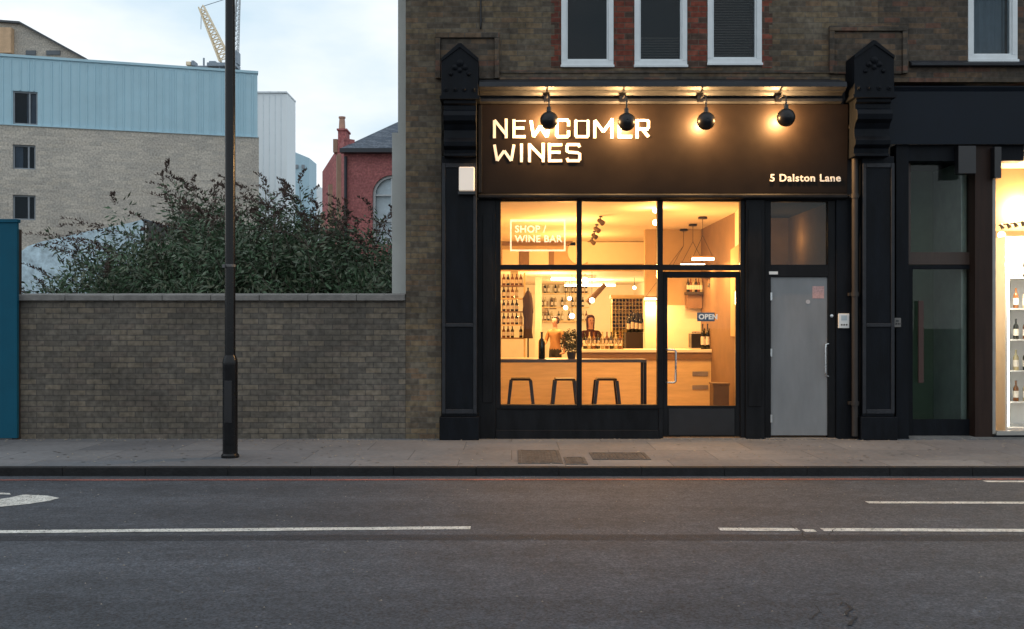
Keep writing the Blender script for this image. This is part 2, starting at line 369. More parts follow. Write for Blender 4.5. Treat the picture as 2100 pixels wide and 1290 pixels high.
flat_poly([(p.x,p.y) for p in pts], ROAD+0.004, 'road_marking', line_w)
pts = [GR(*p, ROAD) for p in [(-200,1015),(-20,1014),(22,1015),(20,1012),(-30,1009),(-200,1008)]]
flat_poly([(p.x,p.y) for p in pts], ROAD+0.004, 'road_marking', line_w)
patch_m = M('smooth_tar_patch', (0.043,0.045,0.052), 0.75, var=0.3, vs=8, bump=0.4, bs=80, spec=0.2)
worn(patch_m, 0.47)
pts = [GR(*p, ROAD) for p in [(-400,1111),(400,1109),(1100,1108),(2600,1112),(2600,1097),(1100,1096),(400,1098),(-400,1099)]]
flat_poly([(p.x,p.y) for p in pts], ROAD+0.002, 'road_patch', patch_m)
crack_m = M('crack_filler', (0.014,0.014,0.016), 0.9)
def crack(pp, w, name='road_crack'):
    g = MB()
    P_ = []
    for a, b in zip(pp[:-1], pp[1:]):
        a = GR(*a, ROAD); b = GR(*b, ROAD); n = max(2, int((b-a).length/0.06))
        for i in range(n): P_.append(a.lerp(b, i/n)+Vector((random.uniform(-.012,.012), random.uniform(-.012,.012), 0)))
    for i in range(len(P_)-1):
        d = (P_[i+1]-P_[i]); 
        if d.length < 1e-4: continue
        nn = Vector((-d.y, d.x, 0)).normalized(); w0, w1 = [w*0.5*random.uniform(0.3,1.3) for _ in '..']
        g.add([(p.x,p.y,ROAD+0.005+0.00002*i) for p in (P_[i]-nn*w0, P_[i+1]-nn*w1, P_[i+1]+nn*w1, P_[i]+nn*w0)], [(0,1,2,3)])
    return tag(g.build(name, crack_m), kind='structure')
crack([(1300,1218),(1500,1217),(1700,1219),(2000,1218)], 0.006)
crack([(1738,1238),(1745,1250),(1738,1262),(1758,1268),(1748,1278),(1735,1288)], 0.02)
crack([(1670,1240),(1682,1255),(1668,1270),(1676,1285)], 0.007)
crack([(1620,1078),(1645,1092),(1650,1106),(1668,1112)], 0.014)
crack([(1650,1095),(1700,1098),(1716,1082)], 0.010)
crack([(1730,1236),(1718,1250)], 0.008)
crack([(80,1225),(260,1231),(420,1226)], 0.004)
# little leaves and grit on the road and by the wall foot
gr_m = M('grit', (0.22,0.20,0.17), 0.9, var=0.5, vs=20)
g = MB()
for i in range(420):
    Y = random.uniform(5.4, 11.1); X = random.uniform(-7,7); s = random.uniform(0.003,0.008)
    a = random.uniform(0,6.28)
    g.add([(X+s*math.cos(a+k*1.57)*(1+0.4*(k%2)), Y+s*math.sin(a+k*1.57), ROAD+0.007) for k in range(4)]+[(X,Y,ROAD+0.014)], [(0,1,4),(1,2,4),(2,3,4),(3,0,4)])
for i in range(500):
    Y = random.choice([random.uniform(11.35,14), 13.95-abs(random.gauss(0,0.12))]); X = random.uniform(-8,9); s = random.uniform(0.005,0.02)
    a = random.uniform(0,6.28)
    g.add([(X+s*math.cos(a+k*1.57)*(1+0.4*(k%2)), Y+s*math.sin(a+k*1.57), 0.003) for k in range(4)]+[(X,Y,0.012)], [(0,1,4),(1,2,4),(2,3,4),(3,0,4)])
tag(g.build('litter', gr_m), 'loose grit and small stones on the road and pavement', 'grit', kind='stuff')

# inspection covers in the pavement
iron = M('cast_iron', (0.085,0.083,0.082), 0.9, spec=0.1, var=0.4, vs=12, bump=0.5, bs=60)
def cover(px0, px1, py0, py1, label, ribs):
    Yb = H*F/(py1-HY); Yt = H*F/(py0-HY); Ym = (Yb+Yt)/2; x0 = PX(px0,Ym); x1 = PX(px1,Ym)
    t = thing('inspection_cover', label, 'cover', ((x0+x1)/2,(Yb+Yt)/2,0), 'covers set in the pavement')
    f = MB()
    for a in ((x0,x1,Yb,Yb+0.04),(x0,x1,Yt-0.04,Yt),(x0,x0+0.04,Yb+0.04,Yt-0.04),(x1-0.04,x1,Yb+0.04,Yt-0.04)): f.box(*a, -0.02, 0.008)
    f.build('frame', iron, t)
    p = MB(); p.box(x0+0.045,x1-0.045,Yb+0.045,Yt-0.045,-0.02,0.004); n = ribs
    for i in range(n):
        xx = x0+0.08+(x1-x0-0.16)*(i+0.5)/n; p.box(xx-0.012,xx+0.012,Yb+0.09,Yt-0.09,0.003,0.009)
    p.build('lid', iron, t)
cover(1062,1150,924,951,'larger rectangular iron cover in the paving before the bar stools', 9)
cover(1158,1202,938,953,'small square iron cover beside the larger rectangular one', 4)
cover(1212,1328,929,943,'long narrow iron cover in the paving before the shop door', 12)

# ------------------------------------------------------------------ lamp post
lp = thing('lamp_post', 'tall black tubular lamp post at the kerb edge before the brick wall', 'lamp post', (PX(472,12.05), 12.05, 0))
cx, cy = PX(472,12.05), 12.05
mb = MB(); mb.lathe([(0.105,0),(0.105,0.03),(0.088,0.05),(0.088,1.10),(0.09,1.13),(0.084,1.17),(0.064,1.22)], (cx,cy,0), 'z', 24); mb.build('base', gloss_black, lp, True)
mb = MB(); mb.tube([(cx,cy,1.2),(cx,cy,4.2),(cx,cy,8.2)], [0.062,0.060,0.05], 20); mb.build('pole', gloss_black, lp, True)
mb = MB(); mb.tube([(cx,cy,8.15),(cx,cy-0.1,8.32),(cx,cy-0.6,8.42),(cx,cy-1.4,8.44)], 0.035, 12); mb.build('arm', black, lp, True)
mb = MB(); mb.box(cx-0.13,cx+0.13,cy-2.05,cy-1.38,8.38,8.50); lan = mb.build('lantern', black, lp, bevel=0.03)
mb = MB(); mb.box(cx-0.045,cx+0.045,cy-0.0935,cy-0.08,0.42,0.92); mb.build('access_door', black, lp, bevel=0.004)
mb = MB(); mb.lathe([(0.063,2.27),(0.066,2.272),(0.066,2.30),(0.063,2.302)], (cx,cy,0), 'z', 20); mb.box(cx-0.075,cx-0.045,cy-0.07,cy-0.045,2.26,2.30); mb.build('cable_band', M('dull_band',(0.10,0.10,0.10),0.6), lp)

# ------------------------------------------------------------------ boundary wall, hoarding
bw = thing('brick_boundary_wall', 'long low stock brick boundary wall with stone coping beside the building', 'wall', (PX(430,14),14,0))
mb = MB(); mb.box(PX(36,14), PX(832,14)-0.003, 14.0, 14.3, -0.15, PZ(617,14)); mb.build('wall', wallbrick, bw)
x0, x1 = PX(34,13.95), PX(832,14)-0.004; n = 8; mb = MB()
for i in range(n):
    a = x0+(x1-x0)*i/n; b = x0+(x1-x0)*(i+1)/n
    mb.prism_x([(13.94,PZ(617,14)+0.002),(14.36,PZ(617,14)+0.002),(14.36,PZ(605,14)),(14.15,PZ(601,14)),(13.94,PZ(605,14)+random.uniform(-.004,.004))], a+0.003, b-0.003)
mb.build('coping', stone, bw, bevel=0.008)
teal = M('teal_hoarding', (0.003,0.075,0.125), 0.6, var=0.12, vs=2, spec=0.2)
ho = thing('site_hoarding', 'teal painted plywood hoarding at the left end of the brick wall', 'hoarding', (PX(0,13.9),13.9,0))
for i in range(3):
    mb = MB(); a = PX(36,13.9)-1.22*i; mb.box(a-1.214,a,13.88,13.94,0.02,PZ(457,13.9)); mb.build('panel', teal, ho, bevel=0.004)
mb = MB(); mb.box(PX(36,13.9)-3.7,PX(36,13.9)+0.01,13.86,13.97,PZ(457,13.9)+0.002,PZ(457,13.9)+0.05); mb.build('cap_rail', teal, ho, bevel=0.004)
mb = MB(); 
for i in range(4): mb.box(PX(36,13.9)-1.22*i-0.1,PX(36,13.9)-1.22*i-0.01,13.945,14.04,0,2.9)
mb.build('post', brownwood, ho)

# ------------------------------------------------------------------ the shop building
Z = lambda py, Y=14.0: PZ(py, Y)
X = lambda px, Y=14.0: PX(px, Y)
def wall_grid(mb, x0, x1, z0, z1, holes, y0, y1):
    xs = sorted({x0,x1,*[h[0] for h in holes],*[h[1] for h in holes]}); zs = sorted({z0,z1,*[h[2] for h in holes],*[h[3] for h in holes]})
    def hole(cx_, cz_): return any(h[0] < cx_ < h[1] and h[2] < cz_ < h[3] for h in holes)
    n, m = len(xs)-1, len(zs)-1
    solid = [[not hole((xs[i]+xs[i+1])/2, (zs[j]+zs[j+1])/2) for j in range(m)] for i in range(n)]
    for i in range(n):
        for j in range(m):
            if not solid[i][j]: continue
            a, b, c, d = xs[i], xs[i+1], zs[j], zs[j+1]
            mb.add([(a,y0,c),(b,y0,c),(b,y0,d),(a,y0,d)], [(0,1,2,3)]); mb.add([(a,y1,c),(b,y1,c),(b,y1,d),(a,y1,d)], [(0,3,2,1)])
            if i == 0 or not solid[i-1][j]: mb.add([(a,y0,c),(a,y1,c),(a,y1,d),(a,y0,d)], [(0,1,2,3)])
            if i == n-1 or not solid[i+1][j]: mb.add([(b,y0,c),(b,y1,c),(b,y1,d),(b,y0,d)], [(0,3,2,1)])
            if j == 0 or not solid[i][j-1]: mb.add([(a,y0,c),(b,y0,c),(b,y1,c),(a,y1,c)], [(0,1,2,3)])
            if j == m-1 or not solid[i][j+1]: mb.add([(a,y0,d),(b,y0,d),(b,y1,d),(a,y1,d)], [(0,3,2,1)])

TOP = 9.6; SPLIT = X(1800)
sb = thing('shop_building', 'dark stock brick building with black shopfront lit by four globe lamps', 'building', (X(1315),14,0))
WT = Z(0)+1.1
wins = [(1151,1258,139),(1301,1409,139),(1451,1562,135)]
mb = MB()
holes = [(X(a),X(b),Z(c),WT) for a,b,c in wins]+[(X(905),SPLIT-0.0001,-0.2,Z(167))]
holes = [(X(905),X(1799),-0.5,Z(167))]+[(X(a),X(b),Z(c),WT) for a,b,c in wins]
wall_grid(mb, X(832), SPLIT, -0.5, TOP, holes, 14.0, 14.25)
mb.build('wall', stock, sb)
mb = MB(); mb.box(X(832)+0.001, X(832)+0.28, 14.251, 32, 0, TOP); mb.box(X(832)+0.28, SPLIT, 31.7, 32, 0, TOP); mb.build('side_wall', stock, sb)
mb = MB(); mb.box(X(832), SPLIT, 14.26, 32, TOP-0.3, TOP-0.05); mb.build('roof', dark_room, sb)
mb = MB(); mb.box(X(832)-0.05, SPLIT, 13.93, 14.3, TOP+0.001, TOP+0.12); mb.build('parapet_coping', stone, sb)
# red gauged brick around the upper windows
for a, b in ((1136,1151),(1259,1301),(1410,1451),(1562,1578)):
    z = Z(139); k = 0; mb = MB()
    while z < WT:
        e = 6 if (k % 4) < 2 else -1
        l = a-(e if a in (1136,) else 0); r = b+(e if b in (1578,) else 0)
        mb.box(X(l)+0.001, X(r)-0.001, 13.996, 14.01, z, min(z+0.0749,WT)); z += 0.075; k += 1
    mb.build('red_brick_jamb', redbrick, sb)
# projecting brick label mouldings round the corbel heads
def label_mould(px0, px1, pyt, pyb, parent):
    mb = MB(); Y = 13.93
    mb.box(X(px0,Y),X(px1,Y),Y,14.0-0.001,Z(pyt+11,Y),Z(pyt,Y))
    mb.box(X(px0,Y),X(px0+10,Y),Y,13.999,Z(pyb,Y),Z(pyt+11.2,Y)); mb.box(X(px1-10,Y),X(px1,Y),Y,13.999,Z(pyb,Y),Z(pyt+11.2,Y))
    mb.box(X(px0+10.2,Y),X(px1-10.2,Y),Y+0.035,13.999,Z(pyb,Y),Z(pyt+11.2,Y))
    mb.build('label_moulding', stock2, parent, bevel=0.006)
label_mould(893, 1024, 66, 160, sb)
# brick string course above the cornice
mb = MB(); mb.box(X(1025),X(1700),13.965,13.999,Z(164),Z(158)); mb.box(X(1025),X(1700),13.98,13.999,Z(150),Z(145)); mb.build('string_course', stock2, sb)

blind_m = M('slatted_blind', (0.10,0.08,0.065), 0.6, var=0.15)
def sash(px0, px1, pyb, parent, blind=0, curtain=None, top=WT):
    x0, x1, z0 = X(px0), X(px1), Z(pyb); t = 0.068
    mb = MB(); y0, y1 = 13.985, 14.12
    for a in ((x0,x0+t,z0+0.10,top),(x1-t,x1,z0+0.10,top),(x0,x1,z0+0.0005,z0+0.0995),(x0+t,x1-t,top-t,top)): mb.box(a[0],a[1],y0,y1,a[2],a[3])
    mb.box(x0-0.01,x1+0.01,13.955,14.0-0.016,z0+0.0,z0+0.035)
    zm = z0+0.1+(top-z0)*0.46; mb.box(x0+t,x1-t,y0+0.02,y1-0.02,zm,zm+0.05)
    wdw = mb.build('window', white_frame, parent, bevel=0.004)
    mb = MB()
    for a in ((x0+t+0.001,x0+t+0.022,z0+0.1,zm),(x1-t-0.022,x1-t-0.001,z0+0.1,zm),(x0+t+0.0225,x1-t-0.0225,z0+0.1,z0+0.125)): mb.box(a[0],a[1],y0+0.03,y1-0.03,a[2],a[3])
    mb.build('sash_bar', white_frame, wdw)
    mb = MB(); mb.box(x0+t,x1-t,14.045,14.051,z0+0.1,top-t); mb.build('pane', g_upper, wdw)
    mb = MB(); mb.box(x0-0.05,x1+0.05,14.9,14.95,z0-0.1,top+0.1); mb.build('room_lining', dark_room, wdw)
    if blind:
        mb = MB(); z = z0+0.13 if blind == 2 else z0+0.14; ze = top-0.1 if blind == 2 else z0+0.45
        while z < ze:
            mb.add([(x0+t+0.02,14.10,z),(x1-t-0.02,14.10,z),(x1-t-0.02,14.125,z+0.026),(x0+t+0.02,14.125,z+0.026),(x0+t+0.02,14.102,z-0.002),(x1-t-0.02,14.102,z-0.002),(x1-t-0.02,14.127,z+0.024),(x0+t+0.02,14.127,z+0.024)], [(0,1,2,3),(7,6,5,4),(0,4,5,1),(3,2,6,7)]); z += 0.036
        mb.build('blind', blind_m, wdw)
    if curtain:
        mb = MB(); n = 26; vs = []
        for i in range(n+1):
            xx = x0+t+0.005+(x1-x0-2*t-0.01)*i/n; vs += [(xx, 14.2+0.018*math.sin(i*1.3), z0+0.05), (xx, 14.2+0.018*math.sin(i*1.3+0.4), top)]
        mb.add(vs, [(2*i,2*i+2,2*i+3,2*i+1) for i in range(n)]); mb.build('curtain', curtain, wdw, True)
    return wdw
sash(*wins[0], sb); sash(*wins[1], sb, 1); sash(*wins[2], sb, 2)

# corbels and pilasters
def corbel(px0, px1, pyt, pyb, parent):
    Y = 13.62; Yw = 13.998; xa, xb = X(px0,Y), X(px1,Y); xm = (xa+xb)/2; wd = xb-xa
    zt, zb = Z(pyt,Y), Z(pyb,Y); zg = zt-0.20; zc = zt-(zt-zb)*0.50
    mb = MB()
    mb.prism_y([(xa,zc),(xb,zc),(xb,zg),(xm+0.02,zt),(xm-0.02,zt),(xa,zg)], Y, Yw)
    head = mb.build('corbel_head', paint_navy, parent, bevel=0.008)
    mb = MB()
    # raised gable edge, trefoil leaves and a row of rosettes
    for s in (-1,1):
        mb.prism_y([(xm+s*0.0,zt-0.012),(xm+s*wd*0.5,zg-0.01),(xm+s*wd*0.5,zg-0.05),(xm+s*0.0,zt-0.06)], Y-0.018+0.001*s, Y+0.004)
    for i, (dx, dz, r) in enumerate([(0,-0.27,0.05),(-0.07,-0.33,0.04),(0.07,-0.33,0.04),(0,-0.37,0.035),(-0.12,-0.42,0.03),(0.12,-0.42,0.03)]):
        mb.lathe([(r,0.004),(r*0.95,-0.012),(r*0.5,-0.026),(0.001,-0.030)], (xm+dx,Y,zt+dz), 'y', 12)
    for k in range(4):
        mb.lathe([(0.034,0.004),(0.032,-0.014),(0.018,-0.016),(0.012,-0.03),(0.001,-0.034)], (xa+wd*(k+0.5)/4,Y,zc+0.13), 'y', 12)
    mb.box(xa-0.02,xb+0.02,Y-0.03,Yw,zc-0.004,zc+0.04)
    mb.build('carving', paint_navy, head, True)
    mb = MB(); q = zc-0.004; hh = q-zb
    prof = [(Yw,q-0.001),(Y+0.02,q-0.001),(Y+0.02,q-0.05),(Y+0.06,q-0.07),(Y+0.06,q-0.13),(Y-0.015,q-0.16),(Y-0.04,q-0.22),(Y-0.02,q-0.29),(Y+0.05,q-0.33),(Y+0.10,q-0.40),(Y+0.09,q-0.50),(Y+0.04,q-0.56),(Y+0.05,q-0.62),(Y+0.12,q-0.66),(Y+0.13,zb+0.04),(Y+0.08,zb+0.03),(Y+0.08,zb),(Yw,zb)]
    mb.prism_x(prof, xa+0.03, xb-0.03); mb.build('scroll_bracket', paint_navy, parent, bevel=0.005)
corbel(905, 981, 88, 318, sb)

def pilaster(px0, px1, pyt, parent, name='pilaster'):
    Y = 13.86; xa, xb = X(px0,Y), X(px1,Y); zt = Z(pyt,Y)
    mb = MB(); mb.box(xa,xb,Y,13.998,0.32,zt-0.001)
    mb.box(xa-0.03,xb+0.03,Y-0.05,13.997,0.0,0.32)
    p = mb.build(name, paint_navy, parent, bevel=0.01)
    mb = MB(); mb.box(xa+0.002,xa+0.05,Y-0.02,Y-0.001,0.36,zt-0.1); mb.box(xb-0.05,xb-0.002,Y-0.02,Y-0.001,0.36,zt-0.1)
    mb.box(xa+0.052,xb-0.052,Y-0.02,Y-0.001,zt-0.16,zt-0.1); mb.box(xa+0.052,xb-0.052,Y-0.02,Y-0.001,0.36,0.42); mb.box(xa+0.052,xb-0.052,Y-0.02,Y-0.001,1.55,1.60)
    mb.build('panel_moulding', cornice_m, p, bevel=0.006)
pilaster(906, 978, 320, sb)

# cornice and fascia
Yc = 13.64
mb = MB()
prof = [(13.998,Z(163,13.998)),(Yc,Z(168,Yc)),(Yc-0.01,Z(178,Yc)),(Yc+0.05,Z(183,Yc)),(Yc+0.05,Z(184,Yc)),(Yc+0.16,Z(190,13.8)),(13.84,Z(196,13.84)),(13.86,Z(200,13.86)),(13.83,Z(202,13.83)),(13.83,Z(208,13.83)),(13.9,Z(213,13.9)),(13.998,Z(213,13.998))]
mb.prism_x(prof, X(982,13.62)+0.002, X(1738,13.62)); mb.build('cornice', cornice_m, sb, bevel=0.004)
xa, xb = X(981,13.93), X(1738,13.93)
mb = MB(); mb.prism_x([(13.998,Z(214,13.998)),(13.90,Z(214,13.90)),(13.95,Z(396,13.95)),(13.998,Z(396,13.998))], xa, xb)
fas = mb.build('fascia_board', board, sb)
mb = MB(); mb.prism_x([(13.998,Z(397,13.998)),(13.90,Z(397,13.9)),(13.88,Z(400,13.88)),(13.88,Z(405,13.88)),(13.93,Z(409,13.93)),(13.998,Z(409,13.998))], xa, xb-0.01)
for px in (984,): mb.box(X(px,13.9)-0.02, X(px,13.9)+0.03, 13.885, 13.9, Z(395,13.89), Z(215,13.89))
mb.build('fascia_moulding', paint, sb, bevel=0.004)
G = {'N':[[(0,0),(0,1),(1,0.12)],[(1,0),(1,1)]], 'E':[[(1,1),(0,1),(0,0),(1,0)],[(0,0.52),(0.86,0.52)]], 'W':[[(0,1),(0.14,0),(0.5,0.62),(0.86,0),(1,1)]],
     'C':[[(1,0.72),(1,0.9),(0.86,1),(0.12,1),(0,0.88),(0,0.12),(0.12,0),(0.86,0),(1,0.1),(1,0.28)]], 'O':[[(0.1,1),(0.9,1),(1,0.9),(1,0.1),(0.9,0),(0.1,0),(0,0.1),(0,0.9),(0.1,1)]],
     'M':[[(0,0),(0,1),(0.5,0.3),(1,1),(1,0)]], 'R':[[(0,0),(0,1),(0.88,1),(1,0.88),(1,0.58),(0.88,0.46),(0,0.46)],[(0.45,0.46),(1,0)]], 'I':[[(0.5,0),(0.5,1)]],
     'S':[[(1,0.84),(0.9,1),(0.1,1),(0,0.88),(0,0.64),(0.1,0.53),(0.9,0.49),(1,0.38),(1,0.12),(0.9,0),(0.1,0),(0,0.16)]]}
mb = MB()
def row(word, spans, pyt, pyb):
    for ch, (a, b) in zip(word, spans):
        strokes(mb, G[ch], X(a,13.9), Z(pyb,13.9), X(b,13.9)-X(a,13.9), Z(pyt,13.9)-Z(pyb,13.9), 0.039, 13.905+(0.012 if pyt < 280 else 0.025), 0.008)
row('NEWCOMER', [(1011,1041),(1051,1078),(1086,1130),(1139,1169),(1178,1209),(1217,1258),(1267,1296),(1304,1333)], 243, 283)
row('WINES', [(1011,1057),(1064,1075),(1083,1117),(1124,1153),(1160,1192)], 293, 332)
mb.build('lettering', cream, fas)
text('5 Dalston Lane', 0.142, 'lettering', cream, (X(1579,13.93), 13.937, Z(372,13.94)), fas, 0.006, spacing=1.12, bold=0.003)

# shopfront frame
YF = 14.03
fx = lambda p: X(p,YF)
mb = MB()
for a, b, t, bt in ((1017,1027,409,838),(1183,1193,413,838),(1348,1359,413,838),(1518,1527,409,897)): mb.pbox(a,b,t,bt,YF-0.03,YF+0.10,YF)
mb.box(fx(1359)-0.06,fx(1359),YF-0.029,YF+0.10,0.0,PZ(838,YF))
for a, b in ((1027,1183),(1193,1348)):
    mb.pbox(a,b,543,553,YF-0.025,YF+0.09,YF); mb.pbox(a,b,830,838,YF-0.045,YF+0.10,YF)
mb.pbox(1359,1518,543,554,YF-0.025,YF+0.09,YF)
mb.pbox(1027,1518,408,413,YF-0.02,YF+0.09,YF)
fr = mb.build('window_frame', paint, sb, bevel=0.005)
mb = MB()
for a, b, t, bt in ((1027,1183,413,543),(1193,1348,413,543),(1359,1518,413,543),(1027,1183,553,830),(1193,1348,553,830)):
    m2 = MB(); m2.pbox(a+0.3,b-0.3,t,bt,YF+0.035,YF+0.041,YF); m2.build('pane', g_clear, sb)
# stall riser with panels
mb = MB(); mb.box(fx(1017),fx(1359)-0.062,YF-0.02,YF+0.10,0.0,PZ(838.3,YF)); 
mb.box(fx(1017),fx(1359)-0.062,YF-0.05,YF-0.021,0.0,0.12); mb.build('stall_riser', paint, sb, bevel=0.006)
# vinyl sign on the first pane
vin = bpy.data.materials.new('white_vinyl'); vin.use_nodes = True
b_ = vin.node_tree.nodes['Principled BSDF']; b_.inputs['Base Color'].default_value = (0.9,0.88,0.82,1); b_.inputs['Roughness'].default_value = 0.6; b_.inputs['Alpha'].default_value = 0.55; b_.inputs['Transmission Weight'].default_value = 0.0
_n = vin.node_tree; _t = _n.nodes.new('ShaderNodeBsdfTranslucent'); _t.inputs[0].default_value = (1,1,1,1); _a = _n.nodes.new('ShaderNodeAddShader'); _n.links.new(b_.outputs[0], _a.inputs[0]); _n.links.new(_t.outputs[0], _a.inputs[1])
_m = _n.nodes.new('ShaderNodeMixShader'); _m.inputs[0].default_value = 0.5; _tr = _n.nodes.new('ShaderNodeBsdfTransparent'); _n.links.new(_tr.outputs[0], _m.inputs[1]); _n.links.new(_a.outputs[0], _m.inputs[2]); _n.links.new(_m.outputs[0], _n.nodes['Material Output'].inputs[0])
mb = MB(); y0, y1 = YF+0.030, YF+0.0335
A = (1046,1160,452,513)
mb.box(fx(A[0]),fx(A[1]),y0,y1,PZ(A[2]+2,YF),PZ(A[2]-2.5,YF)); mb.box(fx(A[0]),fx(A[1]),y0,y1,PZ(A[3]+2,YF),PZ(A[3]-1.5,YF))
mb.box(fx(A[0]),fx(A[0])+0.022,y0,y1,PZ(A[3]-1.6,YF),PZ(A[2]+2.1,YF)); mb.box(fx(A[1])-0.022,fx(A[1]),y0,y1,PZ(A[3]-1.6,YF),PZ(A[2]+2.1,YF))
mb.build('window_sign', vin, sb)
text('SHOP /\nWINE BAR', 0.135, 'window_lettering', vin, (fx(1056), YF+0.031, PZ(476,YF)), sb, 0.0015, spacing=1.05, bold=0.0035)
# shop door
mb = MB(); yd = YF+0.0
for a, b, t, bt in ((1359.5,1369,557,896),(1509,1517.5,557,896),(1369,1509,557,569.5),(1369,1509,832,896)): mb.pbox(a,b,t,bt,yd,yd+0.05,YF)
dr = mb.build('door', paint, sb, bevel=0.004)
mb = MB(); mb.pbox(1369.2,1508.8,569.8,831.8,yd+0.02,yd+0.026,YF); mb.build('door_glass', g_clear, dr)
hx = fx(1384)
mb = MB(); mb.tube([(fx(1366),yd+0.0,PZ(717,YF)),(fx(1368),yd-0.07,PZ(717,YF)),(hx-0.02,yd-0.075,PZ(717,YF)),(hx,yd-0.075,PZ(720,YF)),(hx,yd-0.075,PZ(781,YF)),(hx-0.02,yd-0.075,PZ(784,YF)),(fx(1368),yd-0.07,PZ(784,YF)),(fx(1366),yd+0.0,PZ(784,YF))], 0.014, 12)
mb.build('pull_handle', steel, dr, True)
mb = MB(); mb.pbox(1372,1506,838,892,yd-0.004,yd-0.0005,YF); mb.build('kick_plate', black, dr)
sg = MB(); sg.pbox(1430,1466,641,659,yd+0.012,yd+0.0185,YF); opn = sg.build('hanging_sign', M('blue_black_sign',(0.05,0.09,0.14),0.4), dr)
text('OPEN', 0.098, 'sign_lettering', cream, (fx(1433), yd+0.009, PZ(654.5,YF)), opn, 0.002, spacing=1.05, bold=0.004)
mb = MB(); mb.box(fx(1359),fx(1527)-0.001,YF-0.10,YF+0.10,-0.01,PZ(897.5,YF)); mb.build('threshold', stone, sb)
# boarded panel left of the window, pillar right of the door
mb = MB(); mb.box(X(970),fx(1017)-0.002,13.99,14.2,0,Z(410)); mb.box(X(990),X(1010),13.975,13.989,0.5,Z(440)); mb.build('side_panel', paint, sb, bevel=0.006)
mb = MB(); mb.box(fx(1527)+0.002,X(1567),13.96,14.2,0,Z(410)); mb.box(X(1533),X(1560),13.945,13.959,0.45,Z(430)); mb.build('door_pillar', paint, sb, bevel=0.006)
# flat entrance
mb = MB()
for a, b, t, bt in ((1567.5,1580,411,897),(1697,1712,411,897),(1580,1697,543,568),(1580,1697,409,414)): mb.pbox(a,b,t,bt,YF-0.03,YF+0.08,YF)
mb.build('entrance_frame', paint, sb, bevel=0.004)
mb = MB(); mb.pbox(1580,1697,414,543,YF+0.02,YF+0.026,YF); mb.build('transom_pane', glass('dim_transom',1.42,(0.75,0.72,0.66)), sb)
mb = MB(); mb.pbox(1580.3,1696.7,568.5,893,YF,YF+0.045,YF); d2 = mb.build('entrance_door', greypanel, sb, bevel=0.003)
mb = MB(); hx = fx(1691)
mb.tube([(fx(1697),YF+0.0,PZ(705,YF)),(fx(1696),YF-0.05,PZ(705,YF)),(hx,YF-0.06,PZ(706,YF)),(hx-0.004,YF-0.06,PZ(714,YF)),(hx-0.004,YF-0.06,PZ(762,YF)),(hx,YF-0.06,PZ(770,YF)),(fx(1696),YF-0.05,PZ(771,YF)),(fx(1697),YF+0.0,PZ(771,YF))], 0.012, 10)
mb.build('pull_handle', steel, d2, True)
mb = MB(); mb.pbox(1666,1690,587,612,YF-0.0025,YF-0.0005,YF); mb.build('notice', M('pink_notice',(0.50,0.30,0.28),0.6,var=0.3,vs=60), d2)
mb = MB(); mb.lathe([(0.03,0.0),(0.03,-0.004),(0.001,-0.004)],(fx(1657),YF-0.0005,PZ(619,YF)),'y',16); mb.build('round_sticker', M('grey_sticker',(0.45,0.42,0.42),0.6), d2)
mb = MB(); mb.lathe([(0.022,0.0),(0.022,-0.006),(0.008,-0.008),(0.001,-0.008)],(fx(1704),YF-0.031,PZ(648,YF)),'y',16); mb.build('door_lock', steel, sb, True)
for py in (600,715,850): mb = MB(); mb.pbox(1579,1582.5,py,py+16,YF-0.034,YF-0.0305,YF); mb.build('hinge', steel, sb)
mb = MB(); mb.pbox(1576,1594,557,563,YF-0.036,YF-0.031,YF); mb.build('door_number_plate', plastic_w, sb)
mb = MB(); mb.box(fx(1567)+0.001,fx(1712),YF-0.12,YF+0.08,-0.01,PZ(897.5,YF)); mb.build('threshold', stone, sb)
mb = MB(); mb.box(fx(1712)+0.003,X(1800)-0.002,13.97,14.2,0,Z(410)); mb.build('side_panel', paint_navy, sb)
mb = MB(); mb.box(X(981),SPLIT-0.002,14.0,14.26,Z(409.5),Z(168)); mb.build('lintel', dark_room, sb)
# entrance corridor behind the flat door
mb = MB()
mb.box(3.42,3.47,14.15,19,0,3.3); mb.build('corridor_wall', M('corridor_paint',(0.20,0.13,0.08),0.8), sb)
mb = MB(); mb.box(4.46,4.52,14.15,19,0,3.3); mb.box(3.47,4.46,18.9,19,0,3.3); mb.box(3.98,4.46,16.3,16.36,0,3.3); mb.build('corridor_wall', M('corridor_cream',(0.36,0.24,0.13),0.8), sb)
mb = MB(); mb.box(3.42,4.52,14.15,19,3.3,3.36); mb.build('corridor_ceiling', dark_room, sb)

# pale rendered rear wing
mb = MB(); mb.box(-1.705,X(832)-0.002,14.36,18,0,PZ(272,14.36)); mb.box(-1.625,X(832)-0.002,14.40,18,PZ(272,14.36)+0.001,TOP); mb.build('rear_wing', render_m, sb)

# ------------------------------------------------------------------ shop interior shell
mb = MB(); mb.box(-0.6,4.45,14.15,31,-0.06,0.012); mb.build('shop_floor', floorwood, sb)
mb = MB(); mb.box(-0.6,3.6,14.15,21,3.3,3.36); mb.box(-0.6,4.45,21.1,31.1,2.78,2.84); mb.build('ceiling', ceilm, sb)
mb = MB(); mb.box(-0.6,4.4,21,21.1,2.69,3.3); mb.build('bulkhead', M('bulkhead_paint',(0.50,0.38,0.22),0.7), sb)
mb = MB(); mb.box(-0.6,-0.5,14.15,31,0,3.3); mb.box(-0.6,4.45,31,31.1,0,2.8); mb.build('inner_wall', warmwall, sb)
rw = [(3.27,14.14),(3.37,14.14),(3.84,18.4),(3.74,18.4)]
mb = MB(); mb.prism_z(rw, 0, 3.3); mb.box(3.74,3.84,18.42,31,0,3.3); mb.build('inner_wall', warmwall, sb)
